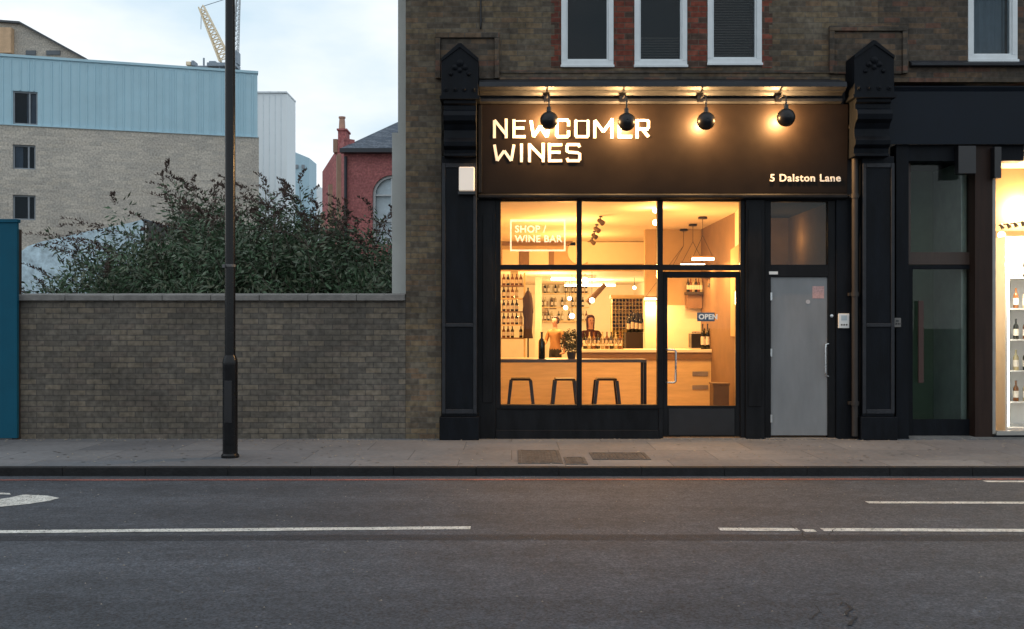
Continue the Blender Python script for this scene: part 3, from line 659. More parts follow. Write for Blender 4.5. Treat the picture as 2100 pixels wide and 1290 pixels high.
mb = MB(); mb.prism_z([(3.25,14.3),(3.265,14.3),(3.635,17.6),(3.62,17.6)], 1.40, 2.75); mb.build('wall_panel', ochre, sb)
mb = MB(); mb.box(2.41,3.72,18.3,18.45,1.93,3.3); mb.build('back_wall_upper', ochre, sb)
mb = MB(); mb.box(2.41,3.72,18.31,18.45,0,1.929); mb.build('back_wall_lower', warmwall, sb)
for q in ((1205,1322,497,541),(1085,1125,515,543),(1030,1064,512,543)): mb = MB(); mb.pbox(*q,20.96,20.995,21); mb.build('bulkhead_panel', warmwall, sb)
mb = MB(); mb.lathe([(0.26,0.03),(0.26,0),(0.001,0)],(PX(1190,20.9),20.95,PZ(516,20.9)),'y',28); mb.build('bulkhead_disc', warmwall, sb)
for q in ((1066,1084,513,552),(1126,1136,513,545),(1030,1180,497,504)): mb = MB(); mb.pbox(*q,20.95,20.995,21); mb.build('bulkhead_trim', M('brown_trim',(0.20,0.12,0.06),0.6), sb)
mb = MB(); mb.box(PX(1097,26),PX(1103,26)+0.1,25.9,26.0,0,2.78); mb.build('inner_wall', warmwall, sb); mb = MB(); mb.box(PX(1047,22),PX(1063,22),21.9,22.05,2.2,2.78); mb.build('inner_wall', warmwall, sb)

# ------------------------------------------------------------------ lamps on the fascia
bulbm = emit('lit_bulb', (1,0.72,0.40), 14)
def fascia_lamp(px, py, label):
    Y = 13.50; x, z = X(px,Y), Z(py,Y)
    t = thing('fascia_lamp', label, 'lamp', (x,13.9,z), 'black globe lamps over the fascia')
    mb = MB(); r = 0.122
    a = 0.62        # open back: the shell stops short of the rear pole
    prof = [(r*math.sin(u), -r*math.cos(u)) for u in [math.pi*(1-0.15)*i/16 for i in range(17)]]
    prof[0] = (0.001, -r)
    mb.lathe(prof, (x,Y,z), 'y', 28); sh = mb.build('globe_shade', M('satin_black_enamel',(0.010,0.010,0.012),0.38,spec=0.35), t, True)
    so_ = sh.modifiers.new('shell','SOLIDIFY'); so_.thickness = 0.006; so_.offset = -1
    mb = MB(); mb.tube([(x,Y,z+r-0.01),(x,Y,z+r+0.055),(x,Y,z+r+0.065)], [0.034,0.030,0.014], 16); mb.build('lamp_cap', black, t, True)
    zt = Z(192,Y)
    mb = MB(); mb.tube([(x,Y,z+r+0.05),(x,Y,zt-0.06),(x-0.005,Y+0.03,zt-0.02),(x-0.012,Y+0.09,zt),(x-0.02,13.84,zt+0.005)], 0.011, 10); mb.build('arm', black, t, True)
    mb = MB(); mb.box(x-0.06,x+0.02,13.79,13.83,zt-0.05,zt+0.04); mb.build('wall_bracket', black, t, bevel=0.005)
    mb = MB(); mb.ball((x,Y+0.045,z+0.0), 0.04, 16); mb.build('bulb', bulbm, t, True)
    ld = bpy.data.lights.new('lamp_light','POINT'); ld.energy = 165; ld.color = (1,0.55,0.21); ld.shadow_soft_size = 0.035
    lo = bpy.data.objects.new('lamp_light', ld); COL.objects.link(lo); lo.parent = t; lo.location = (0, Y+0.255-13.9, 0.02)
fascia_lamp(1126,247,'black globe lamp, leftmost, before the first word of the sign')
fascia_lamp(1285,250,'black globe lamp before the last letters of the upper sign row')
fascia_lamp(1448,248,'black globe lamp right of the sign letters, third along')
fascia_lamp(1612,241,'black globe lamp, rightmost, nearest the drainpipe')

# small things on the front
gum = M('trodden_gum', (0.075,0.073,0.07), 0.9)
g = MB()
for i in range(230):
    Y = random.uniform(11.4,13.85); Xg = random.uniform(-8,9); r = random.uniform(0.010,0.026); n = 8
    g.add([(Xg+r*math.cos(6.283*k/n)*random.uniform(0.8,1.2), Y+r*math.sin(6.283*k/n)*random.uniform(0.8,1.2), 0.004) for k in range(n)], [tuple(range(n))])
tag(g.build('gum_spots', gum), 'dark trodden spots scattered over the pavement', 'stains', kind='stuff')
mb = MB(); mb.tube([(X(986),13.985,TOP-0.2),(X(986),13.985,Z(60)),(X(988),13.985,Z(40))],0.012,6); tag(mb.build('wall_cable', black), 'thin dark cable running down the brickwork above the left corbel', 'cable')
t = thing('alarm_box', 'cream lit alarm box on the left pilaster below the corbel', 'alarm box', (X(957,13.75),13.84,Z(366,13.75)))
am = M('alarm_cream',(0.78,0.70,0.62),0.45,var=0.03); am.node_tree.nodes['Principled BSDF'].inputs['Emission Color'].default_value = (1,0.80,0.62,1); am.node_tree.nodes['Principled BSDF'].inputs['Emission Strength'].default_value = 0.32
mb = MB(); mb.pbox(941,973,342,391,13.75,13.838,13.75); mb.build('casing', am, t, bevel=0.012)
mb = MB(); mb.pbox(939,975,392,398,13.76,13.838,13.75); mb.build('bracket', black, t)
def intercom(px0, px1, py0, py1, label, m1, m2):
    Y = 13.93; t = thing('door_entry_panel', label, 'intercom', (X((px0+px1)/2,Y),13.95,Z(py1,Y)))
    mb = MB(); mb.pbox(px0,px1,py0,py1,Y,13.968,Y); mb.build('casing', m1, t, bevel=0.006)
    mb = MB(); mb.pbox(px0+5,px1-5,py0+4,(py0+py1)/2-1,Y-0.003,Y-0.0005,Y); mb.build('speaker_grille', m2, t)
    mb = MB()
    for i in range(3): mb.lathe([(0.011,0),(0.011,-0.008),(0.001,-0.008)],(X(px0+6+5*i,Y),Y-0.001,Z(py1-7,Y)),'y',12)
    mb.build('button', black, t)
intercom(1720,1742,643,673,'pale door entry panel right of the grey flat entrance door', plastic_w, M('panel_blue_grey',(0.42,0.50,0.54),0.4))
t = thing('drainpipe', 'grey brown downpipe running down beside the right pilaster', 'drainpipe', (X(1754,13.86),13.88,0))
mb = MB(); xp = X(1754,13.86); mb.tube([(xp,13.88,0.05),(xp,13.88,Z(225,13.88))], 0.040, 16); mb.build('pipe', M('grey_brown_pipe',(0.035,0.031,0.029),0.6,spec=0.25,var=0.25,vs=3), t, True)
for zz in (0.5, 2.0, 3.35, 4.3):
    mb = MB(); mb.lathe([(0.041,zz-0.03),(0.050,zz-0.03),(0.050,zz+0.03),(0.041,zz+0.03)],(xp,13.88,0),'z',16); mb.box(xp-0.07,xp+0.07,13.90,13.965,zz-0.02,zz+0.02)
    mb.build('bracket', M('grey_brown_pipe'), t)

# ------------------------------------------------------------------ neighbouring shop on the right
nb = thing('shop_building', 'dark brick building at the right edge with navy fascia and bright shop window', 'building', (X(2100),14,0))
E = X(2700); mb = MB(); RW = (1985,2086,128)
wall_grid(mb, SPLIT+0.001, E, -0.5, TOP, [(SPLIT+0.15,E-0.3,-0.4,Z(168)),(X(1985),X(2086),Z(128),WT),(X(2300),X(2400),Z(128),WT)], 14.0, 14.25)
mb.build('wall', stock2, nb)
mb = MB(); mb.box(SPLIT+0.001,E,14.26,30,TOP-0.3,TOP-0.05); mb.build('roof', dark_room, nb)
mb = MB(); mb.box(E-0.25,E,14.26,30,0,TOP-0.31); mb.build('side_wall', stock2, nb)
curt = M('grey_curtain',(0.22,0.25,0.27),0.8)
sash(*RW, nb, 0, curt); sash(2300,2400,128, nb, 0, curt)
label_mould(1702, 1862, 52, 150, nb)
mb = MB(); mb.prism_x([(13.90,Z(134,13.9)),(13.90,Z(129,13.9)),(13.999,Z(124)),(13.999,Z(138))], X(1864), E-0.2); mb.build('sill_course', cornice_m, nb, bevel=0.005)
corbel(1752, 1834, 82, 318, nb)
pilaster(1768, 1834, 320, nb)
mb = MB(); mb.prism_x([(13.998,Z(176)),(13.80,Z(178,13.8)),(13.84,Z(186,13.8)),(13.90,Z(296,13.9)),(13.998,Z(296))], X(1837,13.62), E-0.2); mb.build('fascia_board', M('navy_fascia',(0.005,0.009,0.016),0.5,var=0.15,spec=0.22), nb, bevel=0.004)
mb = MB(); mb.box(X(1836),X(1862),13.97,14.2,0,Z(297)); mb.build('side_panel', paint_navy, nb, bevel=0.005)
mb = MB()
mb.pbox(1862,2100,297,330,14.0,14.2,14.0); mb.build('door_lintel', paint_navy, nb)
YD = 14.16
mb = MB(); mb.pbox(1862,1999,517,543,YD,YD+0.08,YD)
mb.pbox(1862,1868,330,517,YD,YD+0.08,YD)
mb.build('transom_bar', brownwood, nb, bevel=0.005)
mb = MB(); mb.box(X(1999),X(2035),13.99,14.26,0,Z(297)); mb.build('window_post', M('oxblood_wood',(0.028,0.015,0.011),0.5,spec=0.2,var=0.3,vs=2,stretch=(6,6,0.6)), nb, bevel=0.006)
mb = MB(); mb.pbox(1868,1999,331,516.5,YD+0.03,YD+0.036,YD); mb.build('transom_pane', g_dark, nb)
mb = MB()
mb.pbox(1862,1872,544,895,YD,YD+0.05,YD); mb.pbox(1872,1999,544,552,YD,YD+0.05,YD); mb.pbox(1872,1999,860,895,YD,YD+0.05,YD)
nd = mb.build('door', paint_navy, nb, bevel=0.004)
mb = MB(); mb.pbox(1872,1999,552,860,YD+0.02,YD+0.026,YD); mb.build('door_glass', g_dark, nd)
mb = MB(); mb.pbox(1880,1891,617,785,YD-0.06,YD-0.03,YD); mb.pbox(1882,1889,640,646,YD-0.03,YD+0.001,YD); mb.pbox(1882,1889,760,766,YD-0.03,YD+0.001,YD); mb.build('pull_handle', M('red_wood',(0.05,0.018,0.012),0.5), nd, bevel=0.005)
mb = MB(); mb.pbox(1862,2100,896,901,13.95,14.3,14.0); mb.build('threshold', stone, nb)
hall = M('green_hall_paint',(0.10,0.14,0.095),0.8)
mb = MB(); mb.box(X(1862),X(2035),15.3,15.4,0,3.9); mb.box(X(1862)-0.1,X(1862),14.3,18.3,0,3.9); mb.build('hall_wall', hall, nb)
mb = MB(); mb.box(X(1971,14.35),X(2035)-0.01,14.35,15.29,0,3.89); mb.build('hall_wall', M('hall_pale_wall',(0.42,0.45,0.46),0.7), nb)
mb = MB(); mb.box(X(1862),X(2035),14.27,18.3,3.9,3.95); mb.build('hall_ceiling', dark_room, nb); mb = MB(); mb.box(X(1862),X(2035),14.27,15.3,-0.03,0.01); mb.build('hall_floor', stone, nb)
mb = MB(); mb.pbox(1963,1999,300,357,13.86,13.985,13.9); mb.build('shutter_box', black, nb, bevel=0.006)
mb = MB(); mb.pbox(2037,2051,302,366,13.86,13.985,13.9); mb.build('shutter_guide', black, nb, bevel=0.004)
# lit window
mb = MB(); mb.pbox(2035.5,2042,305,890,14.03,14.12,14.03); mb.pbox(2042,2640,297.5,308,14.03,14.12,14.03); mb.pbox(2042,2640,884,892,14.0,14.12,14.03); mb.pbox(2340,2350,308,884,14.03,14.12,14.03); mb.pbox(2630,2640,308,884,14.03,14.12,14.03)
mb.build('window_frame', M('pale_aluminium_frame',(0.35,0.33,0.30),0.4), nb)
mb = MB(); mb.box(X(2035),E-0.3,13.97,14.2,0.0,PZ(892.5,14.03)); mb.build('stall_riser', paint_navy, nb)
mb = MB(); mb.pbox(2042,2340,308,884,14.07,14.076,14.03); mb.pbox(2350,2630,308,884,14.07,14.076,14.03); mb.build('pane', g_clear, nb)
ni = M('cafe_wall',(0.78,0.66,0.46),0.7,var=0.04)
mb = MB(); mb.box(X(2035)+0.001,X(2035)+0.06,14.27,19,0,4.0); mb.box(X(2035)+0.06,E-0.4,19,19.1,0,4.0); mb.box(E-0.4,E-0.34,14.3,19.1,0,4.0); mb.build('cafe_wall', ni, nb)
mb = MB(); mb.box(X(2035),E-0.35,14.27,19.1,3.95,4.0); mb.build('cafe_ceiling', ni, nb)
mb = MB(); mb.box(X(2035),E-0.35,14.2,19.1,-0.03,0.014); mb.build('cafe_floor', floorwood, nb)
mb = MB(); mb.box(X(2062,14.6),E-0.45,15.3,15.33,3.0,3.94); mb.build('cafe_bulkhead', ochre, nb)
def light(name, typ, loc, e, col, size=0.1, rot=None, parent=None, sy=None):
    ld = bpy.data.lights.new(name, typ); ld.energy = e; ld.color = col
    if typ == 'AREA':
        ld.size = size
        if sy: ld.shape = 'RECTANGLE'; ld.size_y = sy
    else: ld.shadow_soft_size = size
    lo = bpy.data.objects.new(name, ld); COL.objects.link(lo); lo.location = loc if not parent else Vector(loc)-org(parent)
    if rot: lo.rotation_euler = rot
    if parent: lo.parent = parent
    return lo
# display fridge with lit shelves, right beside the café window
fz = thing('display_fridge', 'tall brightly lit glass display fridge in the right shop window', 'fridge', (PX(2110,14.8),14.9,0.0))
x0, x1 = PX(2062,14.5), PX(2062,14.5)+0.95
led = emit('fridge_led', (1,0.93,0.78), 7)
mb = MB(); mb.box(x0,x0+0.03,14.5,15.1,0.1,2.75); mb.box(x1-0.03,x1,14.5,15.1,0.1,2.75); mb.box(x0,x1,15.1,15.13,0.1,2.75); mb.box(x0,x1,14.5,15.12,2.751,2.85); mb.box(x0,x1,14.5,15.12,0.02,0.099); mb.build('cabinet', plastic_w, fz)
for xx in (x0+0.035, x1-0.065): mb = MB(); mb.box(xx,xx+0.03,14.52,14.55,0.12,2.72); mb.build('light_strip', led, fz)
for k in range(5): mb = MB(); mb.box(x0+0.035,x1-0.035,14.6,15.09,0.45+0.45*k,0.465+0.45*k); mb.build('shelf', plastic_w, fz)
mb = MB(); mb.ball((PX(2087,14.35),14.35,PZ(500,14.35)),0.10,16); o = mb.build('globe_light', emit('globe_glow',(1,0.92,0.75),6), nb, True)
mb = MB(); mb.ball((PX(2054,15.2),15.2,PZ(482,15.2)),0.055,14); mb.build('globe_light', emit('globe_glow'   ,(1,0.92,0.75),6), nb, True)
light('globe_lamp_light','POINT',(PX(2110,15.0),15.25,3.3),170,(1,0.66,0.34),0.12,parent=nb)
light('globe_lamp_light','POINT',(PX(2300,15.5),16.5,3.2),150,(1,0.66,0.34),0.12,parent=nb)
light('fridge_light','POINT',(PX(2090,14.3),14.36,PZ(530,14.3)),130,(1,0.85,0.65),0.10,parent=nb)
t = thing('track_light', 'ceiling track with small dark spotlights inside the right shop window', 'track light', (PX(2070,15),15.0,3.05))
mb = MB(); mb.tube([(PX(2048,15),15.0,PZ(462,15)),(PX(2300,15),15.0,PZ(425,15))],0.012,8); mb.build('track', black, t)
for px in (2052,2066,2080,2095): mb = MB(); mb.tube([(PX(px,15),15.0,PZ(461-(px-2048)*0.15,15)),(PX(px+3,15),14.97,PZ(470-(px-2048)*0.15,15))],[0.02,0.032],10); mb.build('spotlight', black, t)
intercom(1832,1848,652,671,'small dark keypad on the panel left of the right shop door', M('keypad_grey',(0.16,0.15,0.14),0.5), M('keypad_dark',(0.05,0.05,0.05),0.5))
# items in the lit right window
bott_col = [bottle_g, bottle_a, bottle_p]
def bottle_mesh(r, h):
    mb = MB(); mb.lathe([(0.001,0),(r*0.9,0),(r,0.01),(r,h*0.60),(r*0.85,h*0.68),(r*0.36,h*0.77),(r*0.34,h*0.97),(r*0.42,h*0.975),(r*0.42,h),(0.001,h)],(0,0,0),'z',12); return mb
def make_bottle(r, h, mat, label, group, loc):
    mb = bottle_mesh(r,h); o = mb.build('bottle', mat, None, True); o.location = loc
    return tag(o, label, 'bottle', group)
protos = {}
def bottle(loc, label, group, kind=0, r=0.038, h=0.30, lab=True):
    key = (kind, r, h)
    if key not in protos:
        t = thing('bottle', label, 'bottle', (0,0,0), group)
        b = bottle_mesh(r,h).build('glass', bott_col[kind], t, True)
        if lab:
            mb = MB(); mb.lathe([(r*1.02,h*0.18),(r*1.02,h*0.50)],(0,0,0),'z',12); mb.build('paper_label', labelm, t, True)
        t.location = loc; t.rotation_euler = (0,0,random.uniform(0,6)); protos[key] = t; return t
    c = copy_tree(protos[key]); c.location = loc; c.rotation_euler = (0,0,random.uniform(0,6)); c['label'] = label; c['group'] = group
    return c
for k in range(5):
    for j in range(6):
        bottle((x0+0.12+j*0.14, 14.72, 0.466+0.45*k if k < 5 else 0), ['bottle on the bottom shelf of the lit fridge','bottle on the second lowest shelf of the lit fridge','bottle on the middle shelf of the lit fridge','bottle on the second highest shelf of the lit fridge','bottle on the top shelf of the lit fridge'][k], 'bottles in the display fridge', (j+k)%3)
t = thing('side_shelf', 'narrow wall shelf with dark boxes just inside the right shop window', 'shelf', (PX(2052,14.9),14.9,0.9))
for k, py in enumerate((570,600,625,700,740)):
    mb = MB(); mb.pbox(2043,2060,py,py+3,14.7,15.0,14.8); mb.build('board', ply, t)
    if k in (1,2,4): mb = MB(); mb.pbox(2048,2058,py-16,py-0.5,14.8,14.95,14.8); mb.build('box', M('dark_carton',(0.12,0.08,0.05),0.7), t)

# ------------------------------------------------------------------ wine bar interior furniture
ct = thing('bar_counter', 'long pale topped serving counter behind the window bar in the lit shop', 'counter', (2.3,17.6,0))
mb = MB(); mb.box(1.14,3.52,17.3,17.9,1.10,1.15); mb.build('worktop', warmwall, ct, bevel=0.006)
mb = MB(); mb.box(1.18,3.50,17.36,17.88,0.013,1.099); mb.build('front_panel', ply, ct)
mb = MB(); mb.box(1.18,3.50,17.325,17.355,0.98,1.095); mb.build('edge_rail', M('brown_trim'), ct)
for i, (py, ) in enumerate(((762,),(790,))):
    mb = MB(); mb.pbox(1420,1452,py,py+9,17.345,17.358,17.35); mb.build('drawer_handle', M('dull_metal',(0.35,0.33,0.30),0.4,0.6), ct)
lc = thing('low_cabinet', 'low plywood cabinet across the room left of the serving counter', 'cabinet', (0.3,16.7,0))
mb = MB(); mb.box(-0.45,1.12,16.9,17.3,0.013,0.98); mb.build('carcass', ply, lc)
mb = MB(); mb.box(-0.46,1.13,16.87,17.32,0.981,1.01); mb.build('top', warmwall, lc, bevel=0.005)
bt = thing('window_bar_table', 'narrow dark edged bar table along the shop window', 'table', (0.9,15.0,0))
mb = MB(); mb.box(-0.40,PX(1323,15),14.82,15.22,1.025,1.07); mb.build('table_top', M('zinc_top',(0.10,0.085,0.075),0.4), bt, bevel=0.005)
for a in (PX(1317,15), -0.38): mb = MB(); mb.box(a,a+0.045,14.84,14.885,0.013,1.024); mb.box(a,a+0.045,15.155,15.2,0.013,1.024); mb.box(a+0.001,a+0.044,14.886,15.154,0.013,0.05); mb.build('leg', black, bt)
def stool(px, label):
    Y = 15.62; x = PX(px,Y); zs = PZ(775,Y); t = thing('bar_stool', label, 'stool', (x,Y,0), 'metal bar stools at the window')
    mb = MB(); mb.box(x-0.155,x+0.155,Y-0.155,Y+0.155,zs-0.035,zs); mb.build('seat', black, t, bevel=0.015)
    for sx in (-1,1):
        for sy in (-1,1):
            mb = MB(); a = Vector((x+sx*0.150,Y+sy*0.150,zs-0.036)); b = Vector((x+sx*0.225,Y+sy*0.225,0.015)); w_ = 0.034
            mb.add([a+Vector((dx*w_*0.75,dy*w_*0.75,0)) for dx,dy in ((-1,-1),(1,-1),(1,1),(-1,1))]+[b+Vector((dx*w_*0.6,dy*w_*0.6,0)) for dx,dy in ((-1,-1),(1,-1),(1,1),(-1,1))], [(3,2,1,0),(4,5,6,7),(0,1,5,4),(1,2,6,5),(2,3,7,6),(3,0,4,7)])
            mb.build('leg', black, t)
    mb = MB(); q = 0.205; zz = 0.25
    for p0, p1 in (((-q,-q),(q,-q)),((q,-q),(q,q)),((q,q),(-q,q)),((-q,q),(-q,-q))): mb.tube([(x+p0[0],Y+p0[1],zz),(x+p1[0],Y+p1[1],zz)],0.010,8)
    mb.build('footrest', black, t)
stool(1068,'black metal bar stool at the left end of the window bar')
stool(1158,'black metal bar stool behind the first window mullion')
stool(1243,'black metal bar stool in the second window bay')
bottle((PX(1111,15.05),15.05,1.071),'large dark bottle standing alone on the window bar table','table items',0,0.050,0.40,False)
# potted plant on the table
pl = thing('potted_plant', 'bushy potted plant on the window bar table beside the mullion', 'plant', (PX(1172,15.05),15.05,1.071))
px_, pz_ = PX(1172,15.05), 1.071
mb = MB(); mb.lathe([(0.001,0),(0.055,0),(0.07,0.10),(0.062,0.10),(0.055,0.085),(0.001,0.085)],(px_,15.05,pz_),'z',16); mb.build('pot', M('dark_pot',(0.05,0.04,0.035),0.6), pl, True)
mb = MB()
for i in range(900):
    d = Vector((random.gauss(0,1),random.gauss(0,1),random.gauss(0,1))).normalized()*random.uniform(0.25,1)**0.6
    p = Vector((px_,15.05,pz_+0.26))+Vector((d.x*0.17,d.y*0.15,d.z*0.19)); a = Vector((random.gauss(0,1),random.gauss(0,1),random.gauss(0,1))).normalized()*0.022; b = a.cross(Vector((random.gauss(0,1),random.gauss(0,1),random.gauss(0,1)))).normalized()*0.010
    mb.add([p-a,p+b,p+a,p-b],[(0,1,2,3)])
mb.build('foliage', M('olive_leaf',(0.09,0.085,0.035),0.6,var=0.4,vs=30), pl)
# crate by the right wall
cr_ = thing('storage_box', 'plain brown box on the floor against the right inner wall', 'box', (3.05,15.5,0))
mb = MB(); mb.box(3.06,3.30,15.35,15.65,0.013,0.66); mb.build('body', M('dark_carton'), cr_, bevel=0.006); mb = MB(); mb.box(3.05,3.31,15.34,15.66,0.661,0.69); mb.build('lid', M('dark_carton'), cr_, bevel=0.004)
# till, machine and bottles on the counter
tl = thing('coffee_machine', 'dark squat coffee machine on the serving counter behind the open sign', 'coffee machine', (3.15,17.6,1.15))
mb = MB(); mb.pbox(1418,1440,684,714,17.45,17.75,17.45); mb.build('body', black, tl, bevel=0.01)
mb = MB(); mb.pbox(1420,1438,680,683,17.5,17.7,17.45); mb.build('cup_rail', steel, tl)
for i, px in enumerate((1441,1446,1451,1456,1462,1467)): bottle((PX(px,17.45),17.45+0.05*(i%2),1.151),'bottle in the row right of the coffee machine','bottles on the counter',0 if i != 4 else 1,0.034,0.36 if i%2 else 0.44)
wr = thing('wine_cabinet', 'dark wooden cabinet of standing bottles at the right end of the back bar', 'cabinet', (2.6,19.8,0))
mb = MB(); mb.pbox(1284,1319,682,716,19.6,20.0,19.6); mb.box(PX(1286,19.6),PX(1317,19.6),19.62,19.98,0.013,1.10); mb.build('carcass', M('very_dark_wood',(0.03,0.02,0.014),0.5), wr)
zt = PZ(681.5,19.6)
for i in range(8): bottle((PX(1287+i*4,19.7)+0.02,19.7+0.07*(i%2),zt),'bottle standing on top of the dark wine cabinet','bottles on the wine cabinet',0,0.036,0.34+0.03*(i%3))
mb = MB(); mb.pbox(1300,1318,642,678,19.85,19.9,19.85); mb.build('back_board', M('very_dark_wood'), wr)
# honeycomb wine rack
rk = thing('wine_rack', 'wide lattice wine rack full of bottle ends on the far wall', 'wine rack', (2.75,24,0))
Yk = 24.0; mb = MB(); xa, xb = PX(1256,Yk), PX(1318,Yk); za, zb = PZ(716,Yk), PZ(612,Yk); nxx, nzz = 9, 14
for i in range(nxx+1): mb.box(xa+(xb-xa)*i/nxx-0.006,xa+(xb-xa)*i/nxx+0.006,Yk,Yk+0.3,za,zb)
for j in range(nzz+1): mb.box(xa,xb,Yk+0.001,Yk+0.299,za+(zb-za)*j/nzz-0.006,za+(zb-za)*j/nzz+0.006)
mb.box(xa-0.04,xb+0.04,Yk-0.02,Yk+0.3,zb+0.008,zb+0.08); mb.box(xa-0.02,xb+0.02,Yk+0.31,Yk+0.33,0,zb+0.08); mb.box(xa,xb,Yk,Yk+0.30,0.013,za-0.01)
mb.build('lattice', ply, rk)
lyb = None
for i in range(nxx):
    for j in range(nzz):
        if random.random() < 0.22: continue
        c_ = (xa+(xb-xa)*(i+0.5)/nxx, Yk+0.0, za+(zb-za)*(j+0.42)/nzz); kk = random.choice((0,0,1,2))
        if lyb is None: lyb = {}
        if kk not in lyb:
            b = MB(); b.lathe([(0.001,-0.03),(0.014,-0.03),(0.014,0.05),(0.034,0.09),(0.034,0.27),(0.001,0.27)],(0,0,0),'y',10); o = b.build('bottle', bott_col[kk], None, True); lyb[kk] = o
        else: o = lyb[kk].copy(); COL.objects.link(o)
        o.location = c_; tag(o, 'bottle lying neck outwards in a cell of the lattice wine rack', 'bottle', 'bottles in the wine rack')
# left wall shelf unit
sh = thing('wall_shelving', 'open shelving with bottles at the left of the lit shop', 'shelving', (0.1,19.5,0))
Ys = 19.5; xs0, xs1 = PX(1028,Ys), PX(1074,Ys)
for k, py in enumerate((588,614,641,668,695)):
    mb = MB(); mb.box(xs0,xs1,Ys-0.15,Ys+0.15,PZ(py,Ys),PZ(py,Ys)+0.025); mb.build('board', ply if k%2 else M('brown_trim'), sh)
for a in (xs0-0.03,xs1+0.002): mb = MB(); mb.box(a,a+0.028,Ys-0.15,Ys+0.15,0.013,PZ(560,Ys)); mb.build('upright', ply, sh)
names_ = ['top','second highest','middle','second lowest','lowest']
for k, py in enumerate((588,614,641,668,695)):
    for j in range(5):
        if random.random() < 0.2: continue
        bottle((xs0+0.05+j*0.082, Ys-0.05+0.05*(j%2), PZ(py,Ys)+0.0255), f'bottle on the {names_[k]} board of the left open shelving', 'bottles on the left shelving', random.choice((0,1,2,0)), 0.032, 0.22)
# coats on a hook
co = thing('hanging_coat', 'long dark coat hanging on a stand beside the left shelving', 'coat', (PX(1083,19.2),19.2,1.2))
mb = MB(); xc = PX(1083,19.2)
pr = [(0.02,PZ(596,19.2)),(0.05,PZ(602,19.2)),(0.10,PZ(612,19.2)),(0.09,PZ(640,19.2)),(0.075,PZ(655,19.2)),(0.09,PZ(680,19.2)),(0.085,PZ(694,19.2)),(0.001,PZ(694,19.2))]
mb.lathe(pr,(xc,19.2,0),'z',16)
for i, v in enumerate(mb.v): mb.v[i] = (xc+(v[0]-xc)*(1+0.22*math.sin(i*1.7)), v[1], v[2])
mb.build('cloth', M('dark_plum_cloth',(0.035,0.02,0.022),0.8), co, True)
mb = MB(); mb.tube([(xc,19.2,0.014),(xc,19.2,PZ(590,19.2))],0.015,8); mb.lathe([(0.16,0.014),(0.16,0.03),(0.001,0.04)],(xc,19.2,0),'z',16); mb.build('stand', black, co)
# shelf on the ochre wall with glasses, box beneath
ws = thing('wall_shelf', 'dark wall shelf high on the ochre wall seen through the shop door', 'shelf', (3.28,18.15,2.1))
mb = MB(); mb.pbox(1408,1441,599,604,18.0,18.29,18.05); mb.build('board', M('very_dark_wood'), ws)
mb = MB(); mb.pbox(1409,1440,604.5,632,18.1,18.29,18.1); mb.build('cupboard', M('mid_wood',(0.22,0.13,0.07),0.5), ws)
for i in range(6): bottle((PX(1411+i*5.4,18.1),18.1,PZ(598.6,18.05)+0.001),'bottle standing on the high dark wall shelf','bottles on the wall shelf',i%3,0.026,0.24)
gh = thing('hanging_glass_rack', 'small dark rack of hanging glasses above the counter', 'glass rack', (3.45,17.4,2.3))
mb = MB(); mb.pbox(1453,1472,566,570,17.4,17.7,17.4); mb.tube([(PX(1462,17.4),17.55,PZ(566,17.4)),(PX(1462,17.4),17.55,3.3)],0.008,8); mb.build('rail', black, gh)
for i in range(4): 
    b = MB(); b.lathe([(0.030,0),(0.004,-0.006),(0.004,-0.07),(0.03,-0.09),(0.034,-0.15)],(PX(1455+i*5,17.5),17.5,PZ(570.5,17.4)),'z',12); b.build('wine_glass', bottle_g, gh, True)
mb = MB(); mb.pbox(1442,1470,590,640,18.24,18.28,18.25); tag(mb.build('menu_board', warmwall), 'blank cream board on the wall right of the high shelf', 'board')

for i in range(9): bottle((PX(1200+i*9,17.75),17.78,1.151),'bottle at the back edge of the serving counter, behind its middle','bottles along the counter back',(i*2)%3,0.034,0.30)
gs = None
for i in range(10):
    if gs is None: b = MB(); b.lathe([(0.001,0),(0.030,0),(0.030,0.004),(0.004,0.01),(0.004,0.08),(0.030,0.10),(0.036,0.14),(0.030,0.19)],(0,0,0),'z',12); gs = b.build('wine_glass', glass('wine_glass_glass',1.45,(0.9,0.88,0.8),extra=0.08), None, True); o = gs
    else: o = gs.copy(); COL.objects.link(o)
    o.location = (PX(1204+i*8,17.45),17.42+0.06*(i%2),1.151); tag(o,'stemmed wine glass in the row along the front of the serving counter','glass','wine glasses on the counter')
fs = thing('back_shelf', 'long shelf of mixed bottles on the far back wall left of the wine rack', 'shelf', (1.2,30.8,1.6))
for k in range(3):
    mb = MB(); mb.box(0.72,2.35,30.72,30.99,1.65+0.42*k,1.68+0.42*k); mb.build('board', ply, fs)
    for j in range(15):
        if (j*7+k*3)%11 < 3: continue
        bottle((0.80+j*0.105,30.86,1.6805+0.42*k), ['bottle on the lower board of the far back shelf','bottle on the middle board of the far back shelf','bottle on the top board of the far back shelf'][k], 'bottles on the far back shelf', (j*5+k)%3, 0.036, 0.30)
for i, (a, b, c, d) in enumerate(((1108,1124,618,642),(1128,1141,612,634))):
    t = thing('framed_picture', ['larger plain framed print on the wall behind the left person','smaller plain framed print right of the larger one, behind the left person'][i], 'picture', (PX(a,30.9),30.95,1.9))
    mb = MB(); mb.pbox(a,b,c,d,30.93,30.99,30.93); mb.build('frame', M('brown_trim'), t); mb = MB(); mb.pbox(a+1.5,b-1.5,c+1.5,d-1.5,30.92,30.928,30.93); mb.build('print', M('faded_print',(0.45,0.36,0.24),0.7,var=0.5,vs=8), t)

